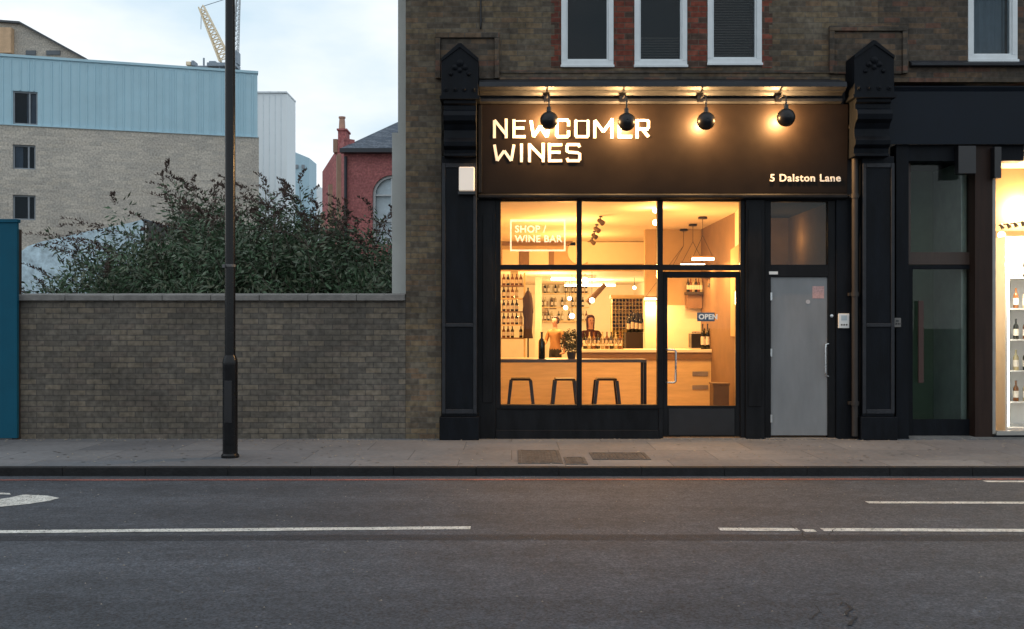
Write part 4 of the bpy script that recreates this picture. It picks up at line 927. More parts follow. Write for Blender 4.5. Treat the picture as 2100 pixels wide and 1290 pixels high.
# ------------------------------------------------------------------ lamps inside
barlit = emit('lit_tube', (1,0.80,0.50), 9)
bulb_in = emit('lit_inner_bulb', (1,0.82,0.55), 11)
def linear_pendant(pxc, pyc, Y, pxl, pxr, pyb, label):
    xc, zc = PX(pxc,Y), 3.298; xl, xr, zb = PX(pxl,Y), PX(pxr,Y), PZ(pyb,Y)
    t = thing('pendant_lamp', label, 'lamp', (xc,Y,zc), 'linear pendant lamps over the counter')
    mb = MB(); mb.lathe([(0.001,0),(0.07,0),(0.075,-0.035),(0.001,-0.04)],(xc,Y,zc),'z',20); mb.build('ceiling_rose', black, t, True)
    mb = MB(); mb.tube([(xc,Y,zc-0.03),(xc,Y,zc-0.30)],0.004,6); mb.tube([(xc,Y,zc-0.30),(xl+0.02,Y,zb+0.02)],0.004,6); mb.tube([(xc,Y,zc-0.30),(xr-0.02,Y,zb+0.02)],0.004,6); mb.build('cable', black, t)
    mb = MB(); mb.box(xl,xr,Y-0.03,Y+0.03,zb-0.0,zb+0.03); mb.build('housing', M('brown_trim'), t)
    mb = MB(); mb.box(xl,xr,Y-0.031,Y+0.031,zb-0.035,zb-0.001); mb.build('tube', barlit, t)
    light('tube_light','AREA',((xl+xr)/2,Y,zb-0.05),26,shopcol,xr-xl,(0,0,0),t,0.06)
linear_pendant(1441,444,16.1,1419,1464,529,'linear pendant lamp nearest the window, above the shop door')
linear_pendant(1421,460,17.3,1396,1445,541,'linear pendant lamp in the middle of the three over the counter')
linear_pendant(1402,473,18.2,1322,1347,611,'farthest linear pendant lamp, low beside the ochre wall')
def spot(px, py, label, lit, Y=None, z=None, g_='dark ceiling spotlights'):
    Y = Y or 1.7*F/(HY-py); x = PX(px,Y); zt = z or 3.298
    t = thing('ceiling_spotlight', label, 'spotlight', (x,Y,zt), g_)
    mb = MB(); mb.lathe([(0.03,0),(0.03,-0.02),(0.001,-0.02)],(x,Y,zt),'z',12); mb.tube([(x,Y,zt-0.02),(x,Y,zt-0.06)],0.008,6); mb.build('mount', black, t)
    mb = MB(); mb.tube([(x-0.03,Y+0.02,zt-0.06),(x+0.03,Y-0.05,zt-0.12)],[0.035,0.045],14); mb.build('head', M('bronze_lamp',(0.08,0.05,0.03),0.4), t, True)
    if lit: mb = MB(); mb.ball((x+0.035,Y-0.06,zt-0.13),0.035,12); mb.build('bulb', bulb_in, t, True)
for i, (a, b) in enumerate(((1232,443),(1224,460),(1219,474),(1215,487))):
    spot(a, b, ['dark ceiling spotlight nearest the window in the row of four','second dark ceiling spotlight of the row of four','third dark ceiling spotlight of the row of four','farthest dark ceiling spotlight of the row of four'][i], False)
tw = thing('twin_spotlight', 'bright twin spotlight beside the window mullion near the ceiling', 'spotlight', (PX(1343,15),15.0,3.29))
mb = MB(); mb.tube([(PX(1348,15),15.0,3.298),(PX(1348,15),15.0,2.98)],0.012,8); mb.build('stem', black, tw)
for py in (432,457):
    mb = MB(); mb.tube([(PX(1352,15),15.06,PZ(py,15)),(PX(1345,15),14.98,PZ(py,15))],[0.035,0.05],14); mb.build('head', M('bronze_lamp'), tw, True)
    mb = MB(); mb.ball((PX(1343,15),14.95,PZ(py,15)),0.042,12); mb.build('bulb', bulb_in, tw, True)
light('twin_spot_light','POINT',(PX(1340,15),14.85,3.0),42,shopcol,0.06,parent=tw)
bulbs = [(1200,575,24,0.075,'large bright pendant bulb right of the first mullion near the back'),(1168,612,25,0.05,'pendant bulb just left of the first mullion, highest of three'),(1160,631,25.5,0.055,'pendant bulb left of the mullion, middle of three'),(1173,648,24.5,0.065,'lowest pendant bulb left of the mullion, above the plant'),(1214,616,23,0.06,'pendant bulb above the person behind the counter'),(1301,590,26,0.045,'small pendant bulb above the wine rack')]
for px, py, Y, r, lab in bulbs:
    x, z = PX(px,Y), PZ(py,Y); t = thing('pendant_bulb', lab, 'lamp', (x,Y,2.78), 'bare pendant bulbs at the back')
    mb = MB(); mb.tube([(x,Y,2.779),(x,Y,z+r)],0.006,6); mb.build('cord', black, t)
    mb = MB(); mb.ball((x,Y,z),r,14); mb.build('bulb', bulb_in, t, True)
for a, b, py, Y, lab in ((1130,1179,568,25,'long ceiling tube light nearest the bulkhead'),(1158,1262,582,29,'longest ceiling tube light deep in the back room'),(1196,1222,570,25.3,'short ceiling tube light right of the first mullion')):
    t = thing('tube_light', lab, 'lamp', (PX((a+b)/2,Y),Y,2.78), 'ceiling tube lights in the back room')
    mb = MB(); mb.box(PX(a,Y),PX(b,Y),Y-0.05,Y+0.05,2.72,2.779); mb.build('casing', plastic_w, t)
    mb = MB(); mb.tube([(PX(a,Y),Y,2.69),(PX(b,Y),Y,2.69)],0.028,8); mb.build('tube', barlit, t)
fl = thing('uplighter_duct', 'slanting brown lamp arm over the person in the back room', 'lamp', (PX(1225,23),23.5,2.7))
mb = MB(); mb.tube([(PX(1245,23),23.5,PZ(582,23)),(PX(1208,23),23.5,PZ(620,23))],[0.05,0.08],12); mb.build('arm', M('brown_trim'), fl, True)
light('room_light','POINT',(0.9,16.6,2.7),125,shopcol,0.15,parent=ct)
light('room_light','POINT',(1.2,19.3,2.6),120,shopcol,0.15,parent=ct)
light('room_light','POINT',(2.9,15.6,2.4),50,shopcol,0.15,parent=ct)
light('back_light','POINT',(0.9,23.8,2.2),175,(1,0.58,0.22),0.15,parent=ct)
light('back_light','POINT',(2.2,27.5,2.2),240,(1,0.62,0.27),0.15,parent=ct)
light('corridor_light','POINT',(4.2,15.6,2.9),5,(1,0.6,0.3),0.1,parent=sb)

# ------------------------------------------------------------------ people in the shop
skin_m = M('skin', (0.50,0.28,0.19), 0.55, var=0.05)
def person(label, loc, rz, shirt, trous, hair, hair_long, armpose):
    t = thing('person', label, 'person', (0,0,0))
    V = {'pelvis':(0,0,0.95),'waist':(0,0,1.08),'chest':(0,-0.01,1.28),'neck0':(0,0,1.44),'neck':(0,-0.01,1.50),'head0':(0,-0.02,1.57),'head1':(0,-0.015,1.66),'head2':(0,0,1.72)}
    Rr = {'pelvis':(0.155,0.115),'waist':(0.13,0.10),'chest':(0.165,0.115),'neck0':(0.08,0.075),'neck':(0.052,0.055),'head0':(0.060,0.075),'head1':(0.077,0.095),'head2':(0.055,0.07)}
    E_ = [('pelvis','waist'),('waist','chest'),('chest','neck0'),('neck0','neck'),('neck','head0'),('head0','head1'),('head1','head2')]
    for s, n in ((-1,'l'),(1,'r')):
        hnd = armpose[n]
        V.update({n+'sh':(s*0.18,0,1.40),n+'el':(s*0.25,hnd[0],1.14),n+'wr':(s*hnd[1],hnd[2],hnd[3]),n+'pa':(s*(hnd[1]-0.02),hnd[2]-0.07,hnd[3]+0.005),
                  n+'hip':(s*0.09,0,0.90),n+'kn':(s*0.10,-0.02,0.50),n+'an':(s*0.10,0.02,0.09),n+'to':(s*0.12,-0.15,0.035)})
        Rr.update({n+'sh':(0.065,0.065),n+'el':(0.043,0.043),n+'wr':(0.028,0.026),n+'pa':(0.038,0.017),n+'hip':(0.092,0.095),n+'kn':(0.06,0.062),n+'an':(0.04,0.045),n+'to':(0.045,0.03)})
        E_ += [('chest',n+'sh'),(n+'sh',n+'el'),(n+'el',n+'wr'),(n+'wr',n+'pa'),('pelvis',n+'hip'),(n+'hip',n+'kn'),(n+'kn',n+'an'),(n+'an',n+'to')]
        for k in range(5):      # four fingers and a thumb
            px_ = V[n+'pa']; off = (k-1.5)*0.020 if k < 4 else 0
            if k < 4: a = (px_[0]+off, px_[1]-0.045, px_[2]); b = (px_[0]+off*1.1, px_[1]-0.075-0.008*(k in (1,2)), px_[2]-0.022)
            else: a = (px_[0]-s*0.045, px_[1]-0.0, px_[2]-0.005); b = (px_[0]-s*0.06, px_[1]-0.035, px_[2]-0.015)
            V[n+'f%da'%k] = a; V[n+'f%db'%k] = b; Rr[n+'f%da'%k] = (0.009,0.009); Rr[n+'f%db'%k] = (0.007,0.007)
            E_ += [(n+'pa',n+'f%da'%k),(n+'f%da'%k,n+'f%db'%k)]
    ks = list(V); me = bpy.data.meshes.new('body'); me.from_pydata([V[k] for k in ks], [(ks.index(a),ks.index(b)) for a,b in E_], [])
    o = bpy.data.objects.new('tmp_body', me); COL.objects.link(o)
    o.modifiers.new('s','SKIN'); o.modifiers.new('u','SUBSURF').levels = 2
    for i, k in enumerate(ks):
        me.skin_vertices[0].data[i].radius = Rr[k]; me.skin_vertices[0].data[i].use_root = (k == 'pelvis')
    bpy.context.view_layer.update()
    dg = bpy.context.evaluated_depsgraph_get(); m2 = bpy.data.meshes.new_from_object(o.evaluated_get(dg)); bpy.data.objects.remove(o)
    m2.materials.clear()
    for mm in (skin_m, shirt, trous, M('shoe_black',(0.02,0.02,0.02),0.5)): m2.materials.append(mm)
    for p in m2.polygons:
        c = p.center; p.use_smooth = True; ax = abs(c.x)
        mi = 0
        if c.z < 0.075: mi = 3
        elif c.z < 0.98 and ax < 0.23 and not (c.y < -0.2 and c.z > 0.7): mi = 2
        elif c.z < 1.46 and (c.z > 1.13 or ax < 0.2) and not (c.y < -0.2): mi = 1
        p.material_index = mi
    b = bpy.data.objects.new('body', m2); COL.objects.link(b); b.parent = t
    mb = MB(); n = 14; base = Vector((0,0.012,1.665))
    mb.lathe([(0.001,0.105),(0.05,0.10),(0.082,0.07),(0.095,0.02),(0.093,-0.03),(0.085,-0.07 if not hair_long else -0.20),(0.05,-0.09 if not hair_long else -0.24)], base, 'z', 18, a0=R(-22), a1=R(202))
    mb.lathe([(0.001,0.106),(0.05,0.101),(0.080,0.075),(0.086,0.055)], base, 'z', 18, a0=R(198), a1=R(342))
    hr = mb.build('hair', hair, t, True); sm = hr.modifiers.new('shell','SOLIDIFY'); sm.thickness = 0.012
    mb = MB()
    for s in (-1,1): mb.ball((s*0.030,-0.098,1.652),0.010,8)
    mb.build('eyes', M('eye',(0.05,0.04,0.04),0.2), t, True)
    mb = MB(); mb.add([(-0.012,-0.105,1.612),(0.012,-0.105,1.612),(0,-0.128,1.616),(0,-0.104,1.652)],[(0,1,2),(0,2,3),(2,1,3)]); mb.build('nose', skin_m, t)
    mb = MB(); mb.tube([(-0.022,-0.094,1.590),(0,-0.101,1.588),(0.022,-0.094,1.590)],0.005,6); mb.build('mouth', M('lips',(0.30,0.10,0.09),0.5), t)
    t.location = loc; t.rotation_euler = (0,0,rz); return t
person('person in a dark plum top standing behind the counter right of the mullion', (PX(1211,21.5),21.5,0.012), R(12), M('plum_top',(0.05,0.015,0.03),0.8), M('dark_trousers',(0.03,0.03,0.035),0.8), M('dark_red_hair',(0.06,0.012,0.015),0.6), True, {'l':(-0.04,0.20,-0.24,1.12),'r':(-0.04,0.20,-0.26,1.14)})
person('person with short dark hair and tan top in the back room left of the mullion', (PX(1139,24),24.0,0.012), R(-35), M('tan_top',(0.38,0.20,0.09),0.8), M('dark_trousers'), M('dark_brown_hair',(0.03,0.012,0.012),0.6), False, {'l':(-0.04,0.18,-0.22,1.08),'r':(0.0,0.26,-0.03,0.88)})

# ------------------------------------------------------------------ background buildings
clad_m = M('blue_grey_cladding', (0.40,0.60,0.69), 0.5, var=0.06, vs=0.8)
bx0, by0, bx1, by1 = PX(0,40), 40.0, PX(528,42.8), 42.8
dv = Vector((bx1-bx0, by1-by0, 0)); LEN = dv.length; ang = math.atan2(dv.y, dv.x); dv.normalize()
ab = thing('apartment_building', 'buff brick block with blue grey ribbed metal top storey behind the bush', 'building', (0,0,0))
def along(px): # distance along the front from its right end to the ray through a pixel column (negative leftwards)
    k = (px-CX)/F; s_ = (k*by1-bx1)/(dv.x-k*dv.y); return s_
def zat(px, py): s_ = along(px); return PZ(py, by1+dv.y*s_)
zt, zc = zat(528,151), zat(528,281)
W0 = -30.0; holes = []
for pyt, pyb in ((187,255),(297,347),(400,451)): holes.append((along(26), along(77 if pyt < 200 else 73), zat(50,pyb), zat(50,pyt)))
mb = MB(); wall_grid(mb, W0, 0.06, -0.1, zc, [h for h in holes[1:]], 0, 0.3); mb.box(W0,0.06,12,12.3,0,zc); mb.box(-0.24,0.06,0.301,12,0,zc-0.01); mb.build('wall', buff, ab)
mb = MB(); mb.box(W0,0.0,0.31,12,-0.1,zc-0.3); mb.build('core', dark_room, ab)
mb = MB(); hh = holes[0]
wall_grid(mb, W0, 0.0, zc+0.02, zt, [hh], 0.02, 0.3); x = -0.2
while x > W0:
    if not (hh[0]-0.05 < x < hh[1]+0.05): mb.prism_z([(x-0.03,0.019),(x-0.018,-0.03),(x+0.018,-0.03),(x+0.03,0.019)], zc+0.03, zt-0.08)
    else:
        mb.prism_z([(x-0.03,0.019),(x-0.018,-0.03),(x+0.018,-0.03),(x+0.03,0.019)], hh[3]+0.02, zt-0.08)
    x -= random.choice((0.28,0.3,0.34,0.30,0.2))
mb.box(W0,0.03,-0.05,0.35,zt,zt+0.10); mb.box(W0,0.03,-0.05,0.02,zc-0.03,zc+0.019); mb.box(-0.3,0.0,0.301,12,zc,zt)
mb.build('metal_cladding', clad_m, ab)
mb = MB(); mb.box(W0,0,0.36,12,zt-0.4,zt-0.2); mb.build('roof', M('roof_felt',(0.12,0.12,0.13),0.9), ab)
wf = M('grey_aluminium',(0.25,0.28,0.31),0.5)
for i, h in enumerate(holes):
    mb = MB(); a, b, c, d = h; t_ = 0.06
    for q in ((a,b,c,c+t_),(a,b,d-t_,d),(a,a+t_,c+t_,d-t_),(b-t_,b,c+t_,d-t_),((a+b)/2+0.12,(a+b)/2+0.18,c+t_,d-t_)): mb.box(q[0],q[1],0.10,0.18,q[2],q[3])
    wn_ = mb.build('window', wf, ab)
    mb = MB(); mb.box(a+t_,b-t_,0.14,0.15,c+t_,d-t_); mb.build('pane', glass('far_glass',1.3,(0.6,0.65,0.7)), wn_)
    mb = MB(); mb.box(a-0.1,b+0.1,0.295,0.30,c-0.1,d+0.1); mb.build('dark_interior', dark_room, wn_)
    if i < 2: mb = MB(); mb.box(b-0.42 if i == 0 else a+t_, b-t_ if i == 0 else a+0.34,0.24,0.27,c+t_,d-t_); mb.build('curtain', M('pale_curtain',(0.40,0.42,0.45),0.8), wn_)
ab.location = (bx1, by1, 0); ab.rotation_euler = (0,0,ang)

def simple_prism(name, label, mat, pxs, Y, depth, parts=None, cat='building'):
    t = thing(name, label, cat, (PX(sum(p[0] for p in pxs)/len(pxs),Y),Y,0))
    mb = MB(); mb.prism_y([(PX(a,Y),PZ(b,Y)) for a,b in pxs], Y, Y+depth); mb.build('wall', mat, t); return t
t = simple_prism('gabled_building','buff brick gable with shallow roof rising behind the metal clad storey',buff,[(-160,640),(176,640),(176,121),(42,49),(-10,45),(-160,50)],56,12)
mb = MB(); Y = 55.9
for a, b in (((178,121),(42,46)),((42,46),(-12,42)),((-12,42),(-165,47))): mb.prism_y([(PX(a[0],Y),PZ(a[1]+3,Y)),(PX(b[0],Y),PZ(b[1]+3,Y)),(PX(b[0],Y),PZ(b[1]-1,Y)),(PX(a[0],Y),PZ(a[1]-1,Y))], Y-0.15, Y+12.2)
mb.build('verge', M('dark_verge',(0.07,0.08,0.09),0.7), t)
for a, b in ((54,74),(96,124)): mb = MB(); mb.pbox(a,b,104,113,55.93,55.99,56); mb.build('window', M('grey_slit',(0.10,0.12,0.14),0.4), t)
mb = MB(); mb.pbox(-60,22,56,108,55.6,55.99,55.6); mb.build('peach_box', M('peach_tone',(0.62,0.42,0.26),0.8), t)  # peach coloured box, warmer than the gable behind it
pale = M('pale_panel', (0.80,0.86,0.89), 0.6, var=0.02, vs=0.6)
t = simple_prism('tower_block','very pale blue panelled block right of the metal clad building',pale,[(470,640),(588,640),(588,192),(470,189)],62,2.5)
mb = MB()
for i in range(9): mb.pbox(480+i*12,480.9+i*12,193,640,61.96,61.995,62)
mb.pbox(470,588.5,188,191,61.9,64.6,62); mb.build('panel_joint', M('pale_joint',(0.72,0.78,0.82),0.6), t)
t = simple_prism('far_block','small blue block with sloping top beyond the pale panelled one',M('far_blue',(0.42,0.60,0.70),0.6,var=0.05),[(586,640),(634,640),(634,324),(588,305)],80,3)
for a, b in ((606,612),(619,625)): mb = MB(); mb.pbox(a,b,338,346,79.9,79.99,80); mb.build('window', wf, t)
t = simple_prism('far_block','low white building showing over the bush left of the red house',M('far_white',(0.80,0.84,0.86),0.6),[(560,640),(658,640),(658,384),(560,376)],95,10)
# red brick house
rh = thing('red_brick_house', 'haze-paled red brick house with slate roof, tall chimney and arched window', 'house', (PX(740,32),32,0))
Y = 32.0; xL = PX(705,Y); xR = 0.8; ze = PZ(309,Y)
ax, az = PX(803,Y), PZ(398,Y); ar = PX(803,Y)-PX(764,Y)
mb = MB(); n = 14; arch = [(ax+ar*math.cos(math.pi*i/n), az+ar*math.sin(math.pi*i/n)) for i in range(n+1)]; zb_ = PZ(500,Y)
# front wall around the arched opening
mb.prism_y([(xL,0),(ax-ar,0),(ax-ar,ze),(xL,ze)], Y, Y+0.3); mb.prism_y([(ax+ar,0),(xR,0),(xR,ze),(ax+ar,ze)], Y, Y+0.3); mb.prism_y([(ax-ar,0),(ax+ar,0),(ax+ar,zb_),(ax-ar,zb_)], Y, Y+0.3)
for i in range(n):
    (xa_,za_),(xb_,zb2) = arch[i], arch[i+1]
    mb.prism_y([(xa_,za_),(xb_,zb2),(xb_,ze),(xa_,ze)], Y, Y+0.3)
x2, y2 = PX(661,37.5), 37.5
mb.prism_z([(xL,Y+0.001),(xL+0.3,Y+0.301),(x2+0.3,y2+0.3),(x2,y2)], 0, PZ(352,37.5)); 
mb.add([(xL,Y+0.001,PZ(352,37.5)),(xL+0.3,Y+0.301,PZ(352,37.5)),(x2+0.3,y2+0.3,PZ(352,37.5)),(x2,y2,PZ(352,37.5)),(xL,Y+0.001,ze+0.4),(xL+0.3,Y+0.301,ze+0.4)],[(0,3,4),(1,5,2),(0,4,5,1),(3,2,5,4),(0,1,2,3)])
mb.build('wall', redhouse, rh)
mb = MB()
for f_ in (0.12, 0.5, 0.9):
    xx = xL+(x2-xL)*f_; yy = Y+(y2-Y)*f_; mb.prism_z([(xx-0.10,yy-0.1),(xx+0.12,yy-0.12),(xx+0.02,yy+0.3),(xx-0.2,yy+0.3)],0,ze+0.2-1.8*f_)
mb.build('pilaster', M('buff_pilaster',(0.36,0.24,0.17),0.8), rh)
mb = MB(); rx, ry, rz_ = PX(877,36), 36.0, PZ(222,36)
mb.add([(xL-0.05,Y-0.2,ze+0.05),(xR,Y-0.2,ze+0.05),(xR,ry,rz_),(rx,ry,rz_),(xL-0.05,Y-0.2,ze-0.02),(xR,Y-0.2,ze-0.02),(xR,ry,rz_-0.1),(rx,ry,rz_-0.1),(x2+1.5,y2+2,ze+0.05)],[(0,1,2,3),(7,6,5,4),(0,4,5,1),(0,3,8)])
slate = brick('slates', [(0.11,0.13,0.16),(0.13,0.15,0.18),(0.09,0.11,0.14)], (0.07,0.08,0.1), bw=0.3, rh=0.12, ms=0.006, big=0.2)
mb.build('roof', slate, rh)
mb = MB(); mb.box(xL-0.08,xR,Y-0.32,Y-0.01,ze-0.10,ze+0.03); mb.build('gutter', M('black_gutter',(0.03,0.035,0.045),0.5), rh)
mb = MB(); mb.pbox(693,710,266,312,33.0,33.7,33); mb.pbox(691,712,264,267.5,32.95,33.75,33); ch = mb.build('chimney', redhouse, rh)
mb = MB(); mb.lathe([(0.11,PZ(264,33.3)),(0.10,PZ(250,33.3)),(0.09,PZ(243,33.3)),(0.115,PZ(242,33.3)),(0.115,PZ(239,33.3)),(0.09,PZ(239,33.3))],(PX(701,33.3),33.35,0),'z',14); mb.build('chimney_pot', M('terracotta',(0.50,0.30,0.22),0.8), ch, True)
mb = MB(); mb.pbox(683,692,285,312,33.4,33.9,33.4); mb.build('parapet_stub', M('buff_pilaster'), rh)
mb = MB(); mb.tube([(PX(710,Y),Y-0.35+0.25,0),(PX(710,Y),Y-0.1,ze-0.2)],0.05,8); mb.build('downpipe', M('black_gutter'), rh)
wm = M('white_arch_frame',(0.62,0.66,0.68),0.6)
mb = MB(); 
for i in range(n):
    (xa_,za_),(xb_,zb2) = arch[i], arch[i+1]; k = 0.86
    mb.prism_y([(xa_,za_),(xb_,zb2),(ax+(xb_-ax)*k,az+(zb2-az)*k),(ax+(xa_-ax)*k,az+(za_-az)*k)], Y+0.08, Y+0.2)
mb.box(ax-ar,ax-ar*0.86,Y+0.08,Y+0.2,zb_,az); mb.box(ax+ar*0.86,ax+ar,Y+0.08,Y+0.2,zb_,az); mb.box(ax-0.03,ax+0.03,Y+0.1,Y+0.18,zb_,az+ar*0.86); mb.box(ax-ar*0.86,ax-0.03,Y+0.1,Y+0.18,az-0.05,az+0.0); mb.box(ax-ar*0.86,ax-0.03,Y+0.1,Y+0.18,zb_+0.7,zb_+0.75)
wn_ = mb.build('window', wm, rh)
mb = MB(); mb.prism_y([(ax-ar*0.9,zb_)]+[(ax+(q[0]-ax)*0.9,az+(q[1]-az)*0.9) for q in arch[::-1]]+[(ax+ar*0.9,zb_)], Y+0.21, Y+0.24); mb.build('pane', M('frosted_pane',(0.50,0.60,0.66),0.25), wn_)

# white sheeted canopy behind the bushes
cn = thing('white_sheeted_canopy', 'curved white sheeted roof low behind the bushes at the left', 'canopy', (PX(165,24),24,0))
top = [(38,525),(60,508),(90,498),(130,490),(180,478),(230,468),(270,460),(296,453)]
Yk = 24.0; mb = MB(); nS = 16; P_ = [(PX(a,Yk),PZ(b,Yk)) for a,b in [(-120,610)]+[(-60,570)]+top]
vs = []
for j in range(2):
    for x_, z_ in P_: vs.append((x_, Yk+j*3.5, z_+0.05*math.sin(x_*7+j)))
nP = len(P_)
mb.add(vs+[(v[0],v[1],v[2]-0.04) for v in vs], [(i,i+1,i+1+nP,i+nP) for i in range(nP-1)]+[(i+2*nP,i+3*nP,i+1+3*nP,i+1+2*nP) for i in range(nP-1)])
mb.build('roof_sheet', M('white_sheet',(0.60,0.70,0.76),0.5,var=0.15,vs=1.5), cn, True)
mb = MB(); mb.prism_y([(x_,z_+0.03) for x_,z_ in P_]+[(P_[-1][0],0),(P_[0][0],0)], Yk-0.08, Yk-0.02); mb.build('end_sheet', M('blue_white_sheet',(0.50,0.64,0.72),0.5,var=0.4,vs=6,bump=0.5,bs=8), cn)
mb = MB()
for i in (2,5,8,9): mb.tube([(P_[i][0],Yk+0.1,0),(P_[i][0],Yk+0.1,P_[i][1]-0.06)],0.03,8)
mb.build('leg', steel, cn)

# luffing crane
cr = thing('tower_crane', 'distant crane with pale yellow lattice jib and dark machinery deck', 'crane', (PX(466,95),95,0))
Yc_ = 95.0; yel = M('crane_yellow',(0.85,0.72,0.52),0.6); gy = M('crane_grey',(0.26,0.32,0.38),0.6)
def lattice(p0, p1, w0, w1, n, r):
    p0 = Vector(p0); p1 = Vector(p1); d = (p1-p0).normalized(); a = Vector((0,1,0)); b = d.cross(a).normalized(); mb = MB(); rings = []
    for i in range(n+1):
        c = p0.lerp(p1,i/n); w_ = w0+(w1-w0)*i/n; rings.append([c+a*sx*w_/2+b*sz*w_/2 for sx,sz in ((-1,-1),(1,-1),(1,1),(-1,1))])
    for k in range(4): mb.tube([rings[0][k],rings[-1][k]], r, 6)
    for i in range(n):
        for k in range(4): mb.tube([rings[i][k],rings[i+1][(k+1)%4]], r*0.6, 4); mb.tube([rings[i][k],rings[i][(k+1)%4]], r*0.6, 4)
    return mb
pA = (PX(462,Yc_),Yc_,PZ(124,Yc_)); pB = (PX(413,Yc_),Yc_,PZ(14,Yc_))
lattice(pA,pB,0.95,0.45,11,0.07).build('jib', yel, cr)
lattice((PX(470,Yc_),Yc_,0),(PX(470,Yc_),Yc_,PZ(140,Yc_)),1.4,1.4,16,0.08).build('mast', gy, cr)
mb = MB(); mb.pbox(430,488,133,140,Yc_-0.9,Yc_+0.9,Yc_); mb.build('deck', gy, cr)
for a, b, c, d, m_ in ((385,395,129,137,yel),(432,446,128,133,gy),(396,402,127,138,gy),(480,490,107,133,gy)): mb = MB(); mb.pbox(a,b,c,d,Yc_-0.6,Yc_+0.6,Yc_); mb.build('machinery_box', m_, cr, bevel=0.05)
mb = MB(); mb.tube([(PX(386,Yc_),Yc_,PZ(137,Yc_)),(PX(432,Yc_),Yc_,PZ(137,Yc_))],0.12,6); mb.tube([(PX(418,Yc_),Yc_,PZ(137,Yc_)),(PX(418,Yc_),Yc_,PZ(119,Yc_))],0.09,6); mb.build('counter_jib', gy, cr)
lattice((PX(482,Yc_),Yc_,PZ(133,Yc_)),(PX(489,Yc_),Yc_,PZ(-12,Yc_)),0.5,0.3,14,0.04).build('back_mast', M('pale_crane_grey',(0.45,0.48,0.50),0.6), cr)
mb = MB(); mb.tube([pB,(PX(488,Yc_),Yc_,PZ(-10,Yc_))],0.035,5); mb.tube([pB,(PX(412,Yc_),Yc_,PZ(60,Yc_))],0.03,5); mb.build('cable', gy, cr)

# ------------------------------------------------------------------ bushes behind the wall
def leaf_mat(name, col, var=0.5, trans=0.25):
    m = M(name, col, 0.65, var=var, vs=5.0)
    return m
leaf_a = leaf_mat('dark_green_leaf', (0.052,0.100,0.048)); leaf_b = leaf_mat('grey_green_leaf', (0.115,0.145,0.10)); leaf_c = leaf_mat('dull_olive_leaf',(0.085,0.100,0.058))
spike_m = M('dead_flower_brown', (0.085,0.055,0.045), 0.9, var=0.4, vs=10); stem_m = M('stem_bark', (0.10,0.08,0.065), 0.9)
rng = np.random.default_rng(11)
def quads(C, D, Nn, L_, W_):
    S_ = np.cross(D, Nn); S_ /= np.linalg.norm(S_, axis=1)[:,None]+1e-9
    v = np.stack([C, C+D*L_[:,None]*0.45+S_*W_[:,None], C+D*L_[:,None], C+D*L_[:,None]*0.45-S_*W_[:,None]], 1).reshape(-1,3); return v
def build_quads(name, V_, mats, mi, parent):
    o_ = org(parent); Q = V_.reshape(-1,4,3); ok = (Q[:,:,1].min(1) > 14.42) & (Q[:,:,0].max(1) < -1.74) & (Q[:,:,0].min(1) > -9.5)
    V_ = Q[ok].reshape(-1,3); mi = mi[ok]; V_ = V_-np.array(o_)
    n = len(V_)//4; me = bpy.data.meshes.new(name); me.vertices.add(4*n); me.vertices.foreach_set('co', V_.astype(np.float32).ravel())
    me.loops.add(4*n); me.loops.foreach_set('vertex_index', np.arange(4*n, dtype=np.int32)); me.polygons.add(n)
    me.polygons.foreach_set('loop_start', np.arange(0,4*n,4,dtype=np.int32)); me.polygons.foreach_set('loop_total', np.full(n,4,dtype=np.int32))
    for m in mats: me.materials.append(m)
    me.polygons.foreach_set('material_index', mi.astype(np.int32)); me.update(calc_edges=True); me.validate()
    o = bpy.data.objects.new(name, me); COL.objects.link(o); o.parent = parent; ORG[o.name] = o_; return o
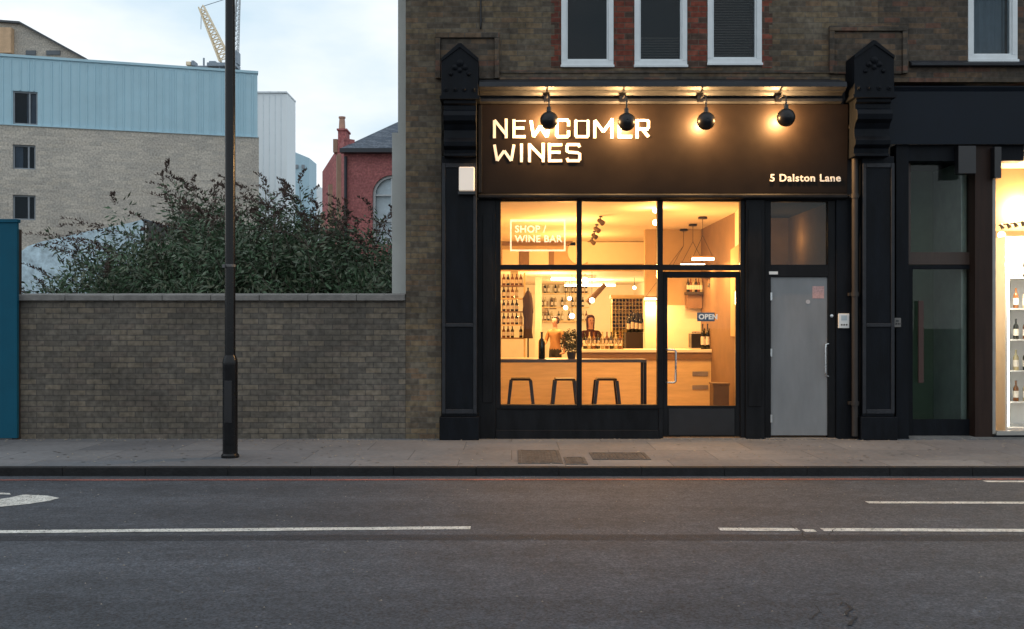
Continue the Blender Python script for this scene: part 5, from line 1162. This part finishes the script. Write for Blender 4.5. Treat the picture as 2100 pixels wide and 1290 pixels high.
def bush(px, pyt, Y, spread, label, nst=120, lps=70, nspike=22, zbase=0.0, lean=0.0):
    x0 = PX(px,Y); Ht = PZ(pyt,Y)-zbase; lps = int(lps*1.9)
    t = thing('bush', label, 'bush', (x0,Y,0), 'bushes behind the brick wall')
    Cs, Ds, Ss = [], [], []; stems = MB(); SP = []
    for i in range(nst):
        az = rng.uniform(0,2*np.pi); u = rng.uniform(0,1)**0.7; el = np.pi/2-u*0.95
        ln = Ht*rng.uniform(0.72,1.0)*(1-0.16*u); pts = []
        d = np.array([np.cos(az)*np.cos(el)+lean, np.sin(az)*np.cos(el)*0.7, np.sin(el)]); p = np.array([x0+rng.normal(0,spread*0.30), Y+rng.normal(0,0.3), 0.0]); step = ln/12
        for k in range(13):
            pts.append(p.copy()); d = d+np.array([rng.normal(0,0.06),rng.normal(0,0.06),-0.028*k*u-0.010*k]); d /= np.linalg.norm(d); p = p+d*step
            if k == 12: break
        pts = np.array(pts); 
        if i % 2 == 0 and pts[:,1].min() > 14.45 and pts[:,0].max() < -1.78: stems.tube([Vector(q) for q in pts[::2]], [0.022*(1-0.8*k/6) for k in range(len(pts[::2]))], 4, cap=False)
        tt = rng.uniform(0.18,1.0,lps)**0.8*12; i0 = np.clip(tt.astype(int),0,11); fr_ = (tt-i0)[:,None]
        c = pts[i0]*(1-fr_)+pts[i0+1]*fr_; td = pts[i0+1]-pts[i0]; td /= np.linalg.norm(td,axis=1)[:,None]
        r_ = rng.normal(0,1,(lps,3)); r_ -= td*(r_*td).sum(1)[:,None]; r_ /= np.linalg.norm(r_,axis=1)[:,None]
        dd = td*0.55+r_*0.9; dd[:,2] -= 0.25; dd /= np.linalg.norm(dd,axis=1)[:,None]
        Cs.append(c+r_*rng.uniform(0,0.24,(lps,1))); Ds.append(dd)
        SP.append((pts[-1], d))
    nf = nst*26; q = rng.normal(0,1,(nf,3)); q /= np.linalg.norm(q,axis=1)[:,None]; q *= rng.uniform(0.2,1,(nf,1))**0.5
    Cs.append(np.array([x0,Y,Ht*0.42])+q*np.array([spread*1.0,0.9,Ht*0.44])+rng.normal(0,0.05,(nf,3))); dq = rng.normal(0,1,(nf,3)); dq[:,2] += 0.3; Ds.append(dq/np.linalg.norm(dq,axis=1)[:,None])
    C_ = np.concatenate(Cs); D_ = np.concatenate(Ds); n = len(C_)
    Nn = rng.normal(0,1,(n,3))+np.array([0,0,0.8]); Nn /= np.linalg.norm(Nn,axis=1)[:,None]
    V_ = quads(C_, D_, Nn, rng.uniform(0.06,0.15,n), rng.uniform(0.011,0.021,n))
    # drooping spent flower spikes at the tips, part of the same foliage
    VS = [V_]; MI = [rng.choice([0,0,1,2],n)]
    SP.sort(key=lambda q: -q[0][2])
    for p, d in SP[:nspike]:
        ln = rng.uniform(0.35,0.75); m = 70; f = rng.uniform(0,1,m); sag = np.array([-0.8 if rng.uniform() < 0.7 else 0.5,0,-0.45])
        c = p+d*(f*ln)[:,None]+sag*((f**2)*ln*0.7)[:,None]; r_ = rng.normal(0,1,(m,3)); r_ /= np.linalg.norm(r_,axis=1)[:,None]
        D2 = d*0.7+r_*0.6; D2 /= np.linalg.norm(D2,axis=1)[:,None]
        VS.append(quads(c+r_*((1-f*0.8)*0.022)[:,None], D2, rng.normal(0,1,(m,3)), rng.uniform(0.04,0.07,m), rng.uniform(0.008,0.014,m))); MI.append(np.full(m,3))
    build_quads('foliage', np.concatenate(VS), [leaf_a,leaf_b,leaf_c,spike_m], np.concatenate(MI), t)
    stems.build('stems', stem_m, t)
    return t
bush(95,560,17.6,1.0,'sparse low bush at the left end, before the white canopy', 22, 28, 8)
bush(205,510,17.2,1.0,'thin leafy bush in front of the right half of the white canopy', 26, 40, 12)
bush(310,455,16.8,1.0,'bush with drooping spikes left of the lamp post, below the buff wall', 130, 90, 30)
bush(425,352,17.6,0.9,'tallest bush, its long spikes showing just left of the lamp post', 280, 120, 44)
bush(545,366,17.0,1.1,'tall bush just right of the lamp post under the pale tower', 280, 120, 40)
bush(655,400,17.8,1.1,'rounded bush in front of the left edge of the red house', 240, 120, 26)
bush(765,440,16.9,0.9,'lower bush at the right end, beside the pale rendered wing', 180, 110, 16)
bush(490,415,16.0,1.5,'low front bush directly behind the lamp post', 240, 140, 6)
bush(630,435,15.9,1.5,'low front bush between lamp post and red house', 240, 140, 6)
bush(375,455,15.9,1.3,'low front bush in the middle of the left half', 190, 130, 6)
bush(745,480,15.7,1.1,'low front bush against the rendered wing', 170, 130, 4)
bush(260,530,15.9,1.1,'lowest front bush, half hiding the white canopy', 60, 70, 4)
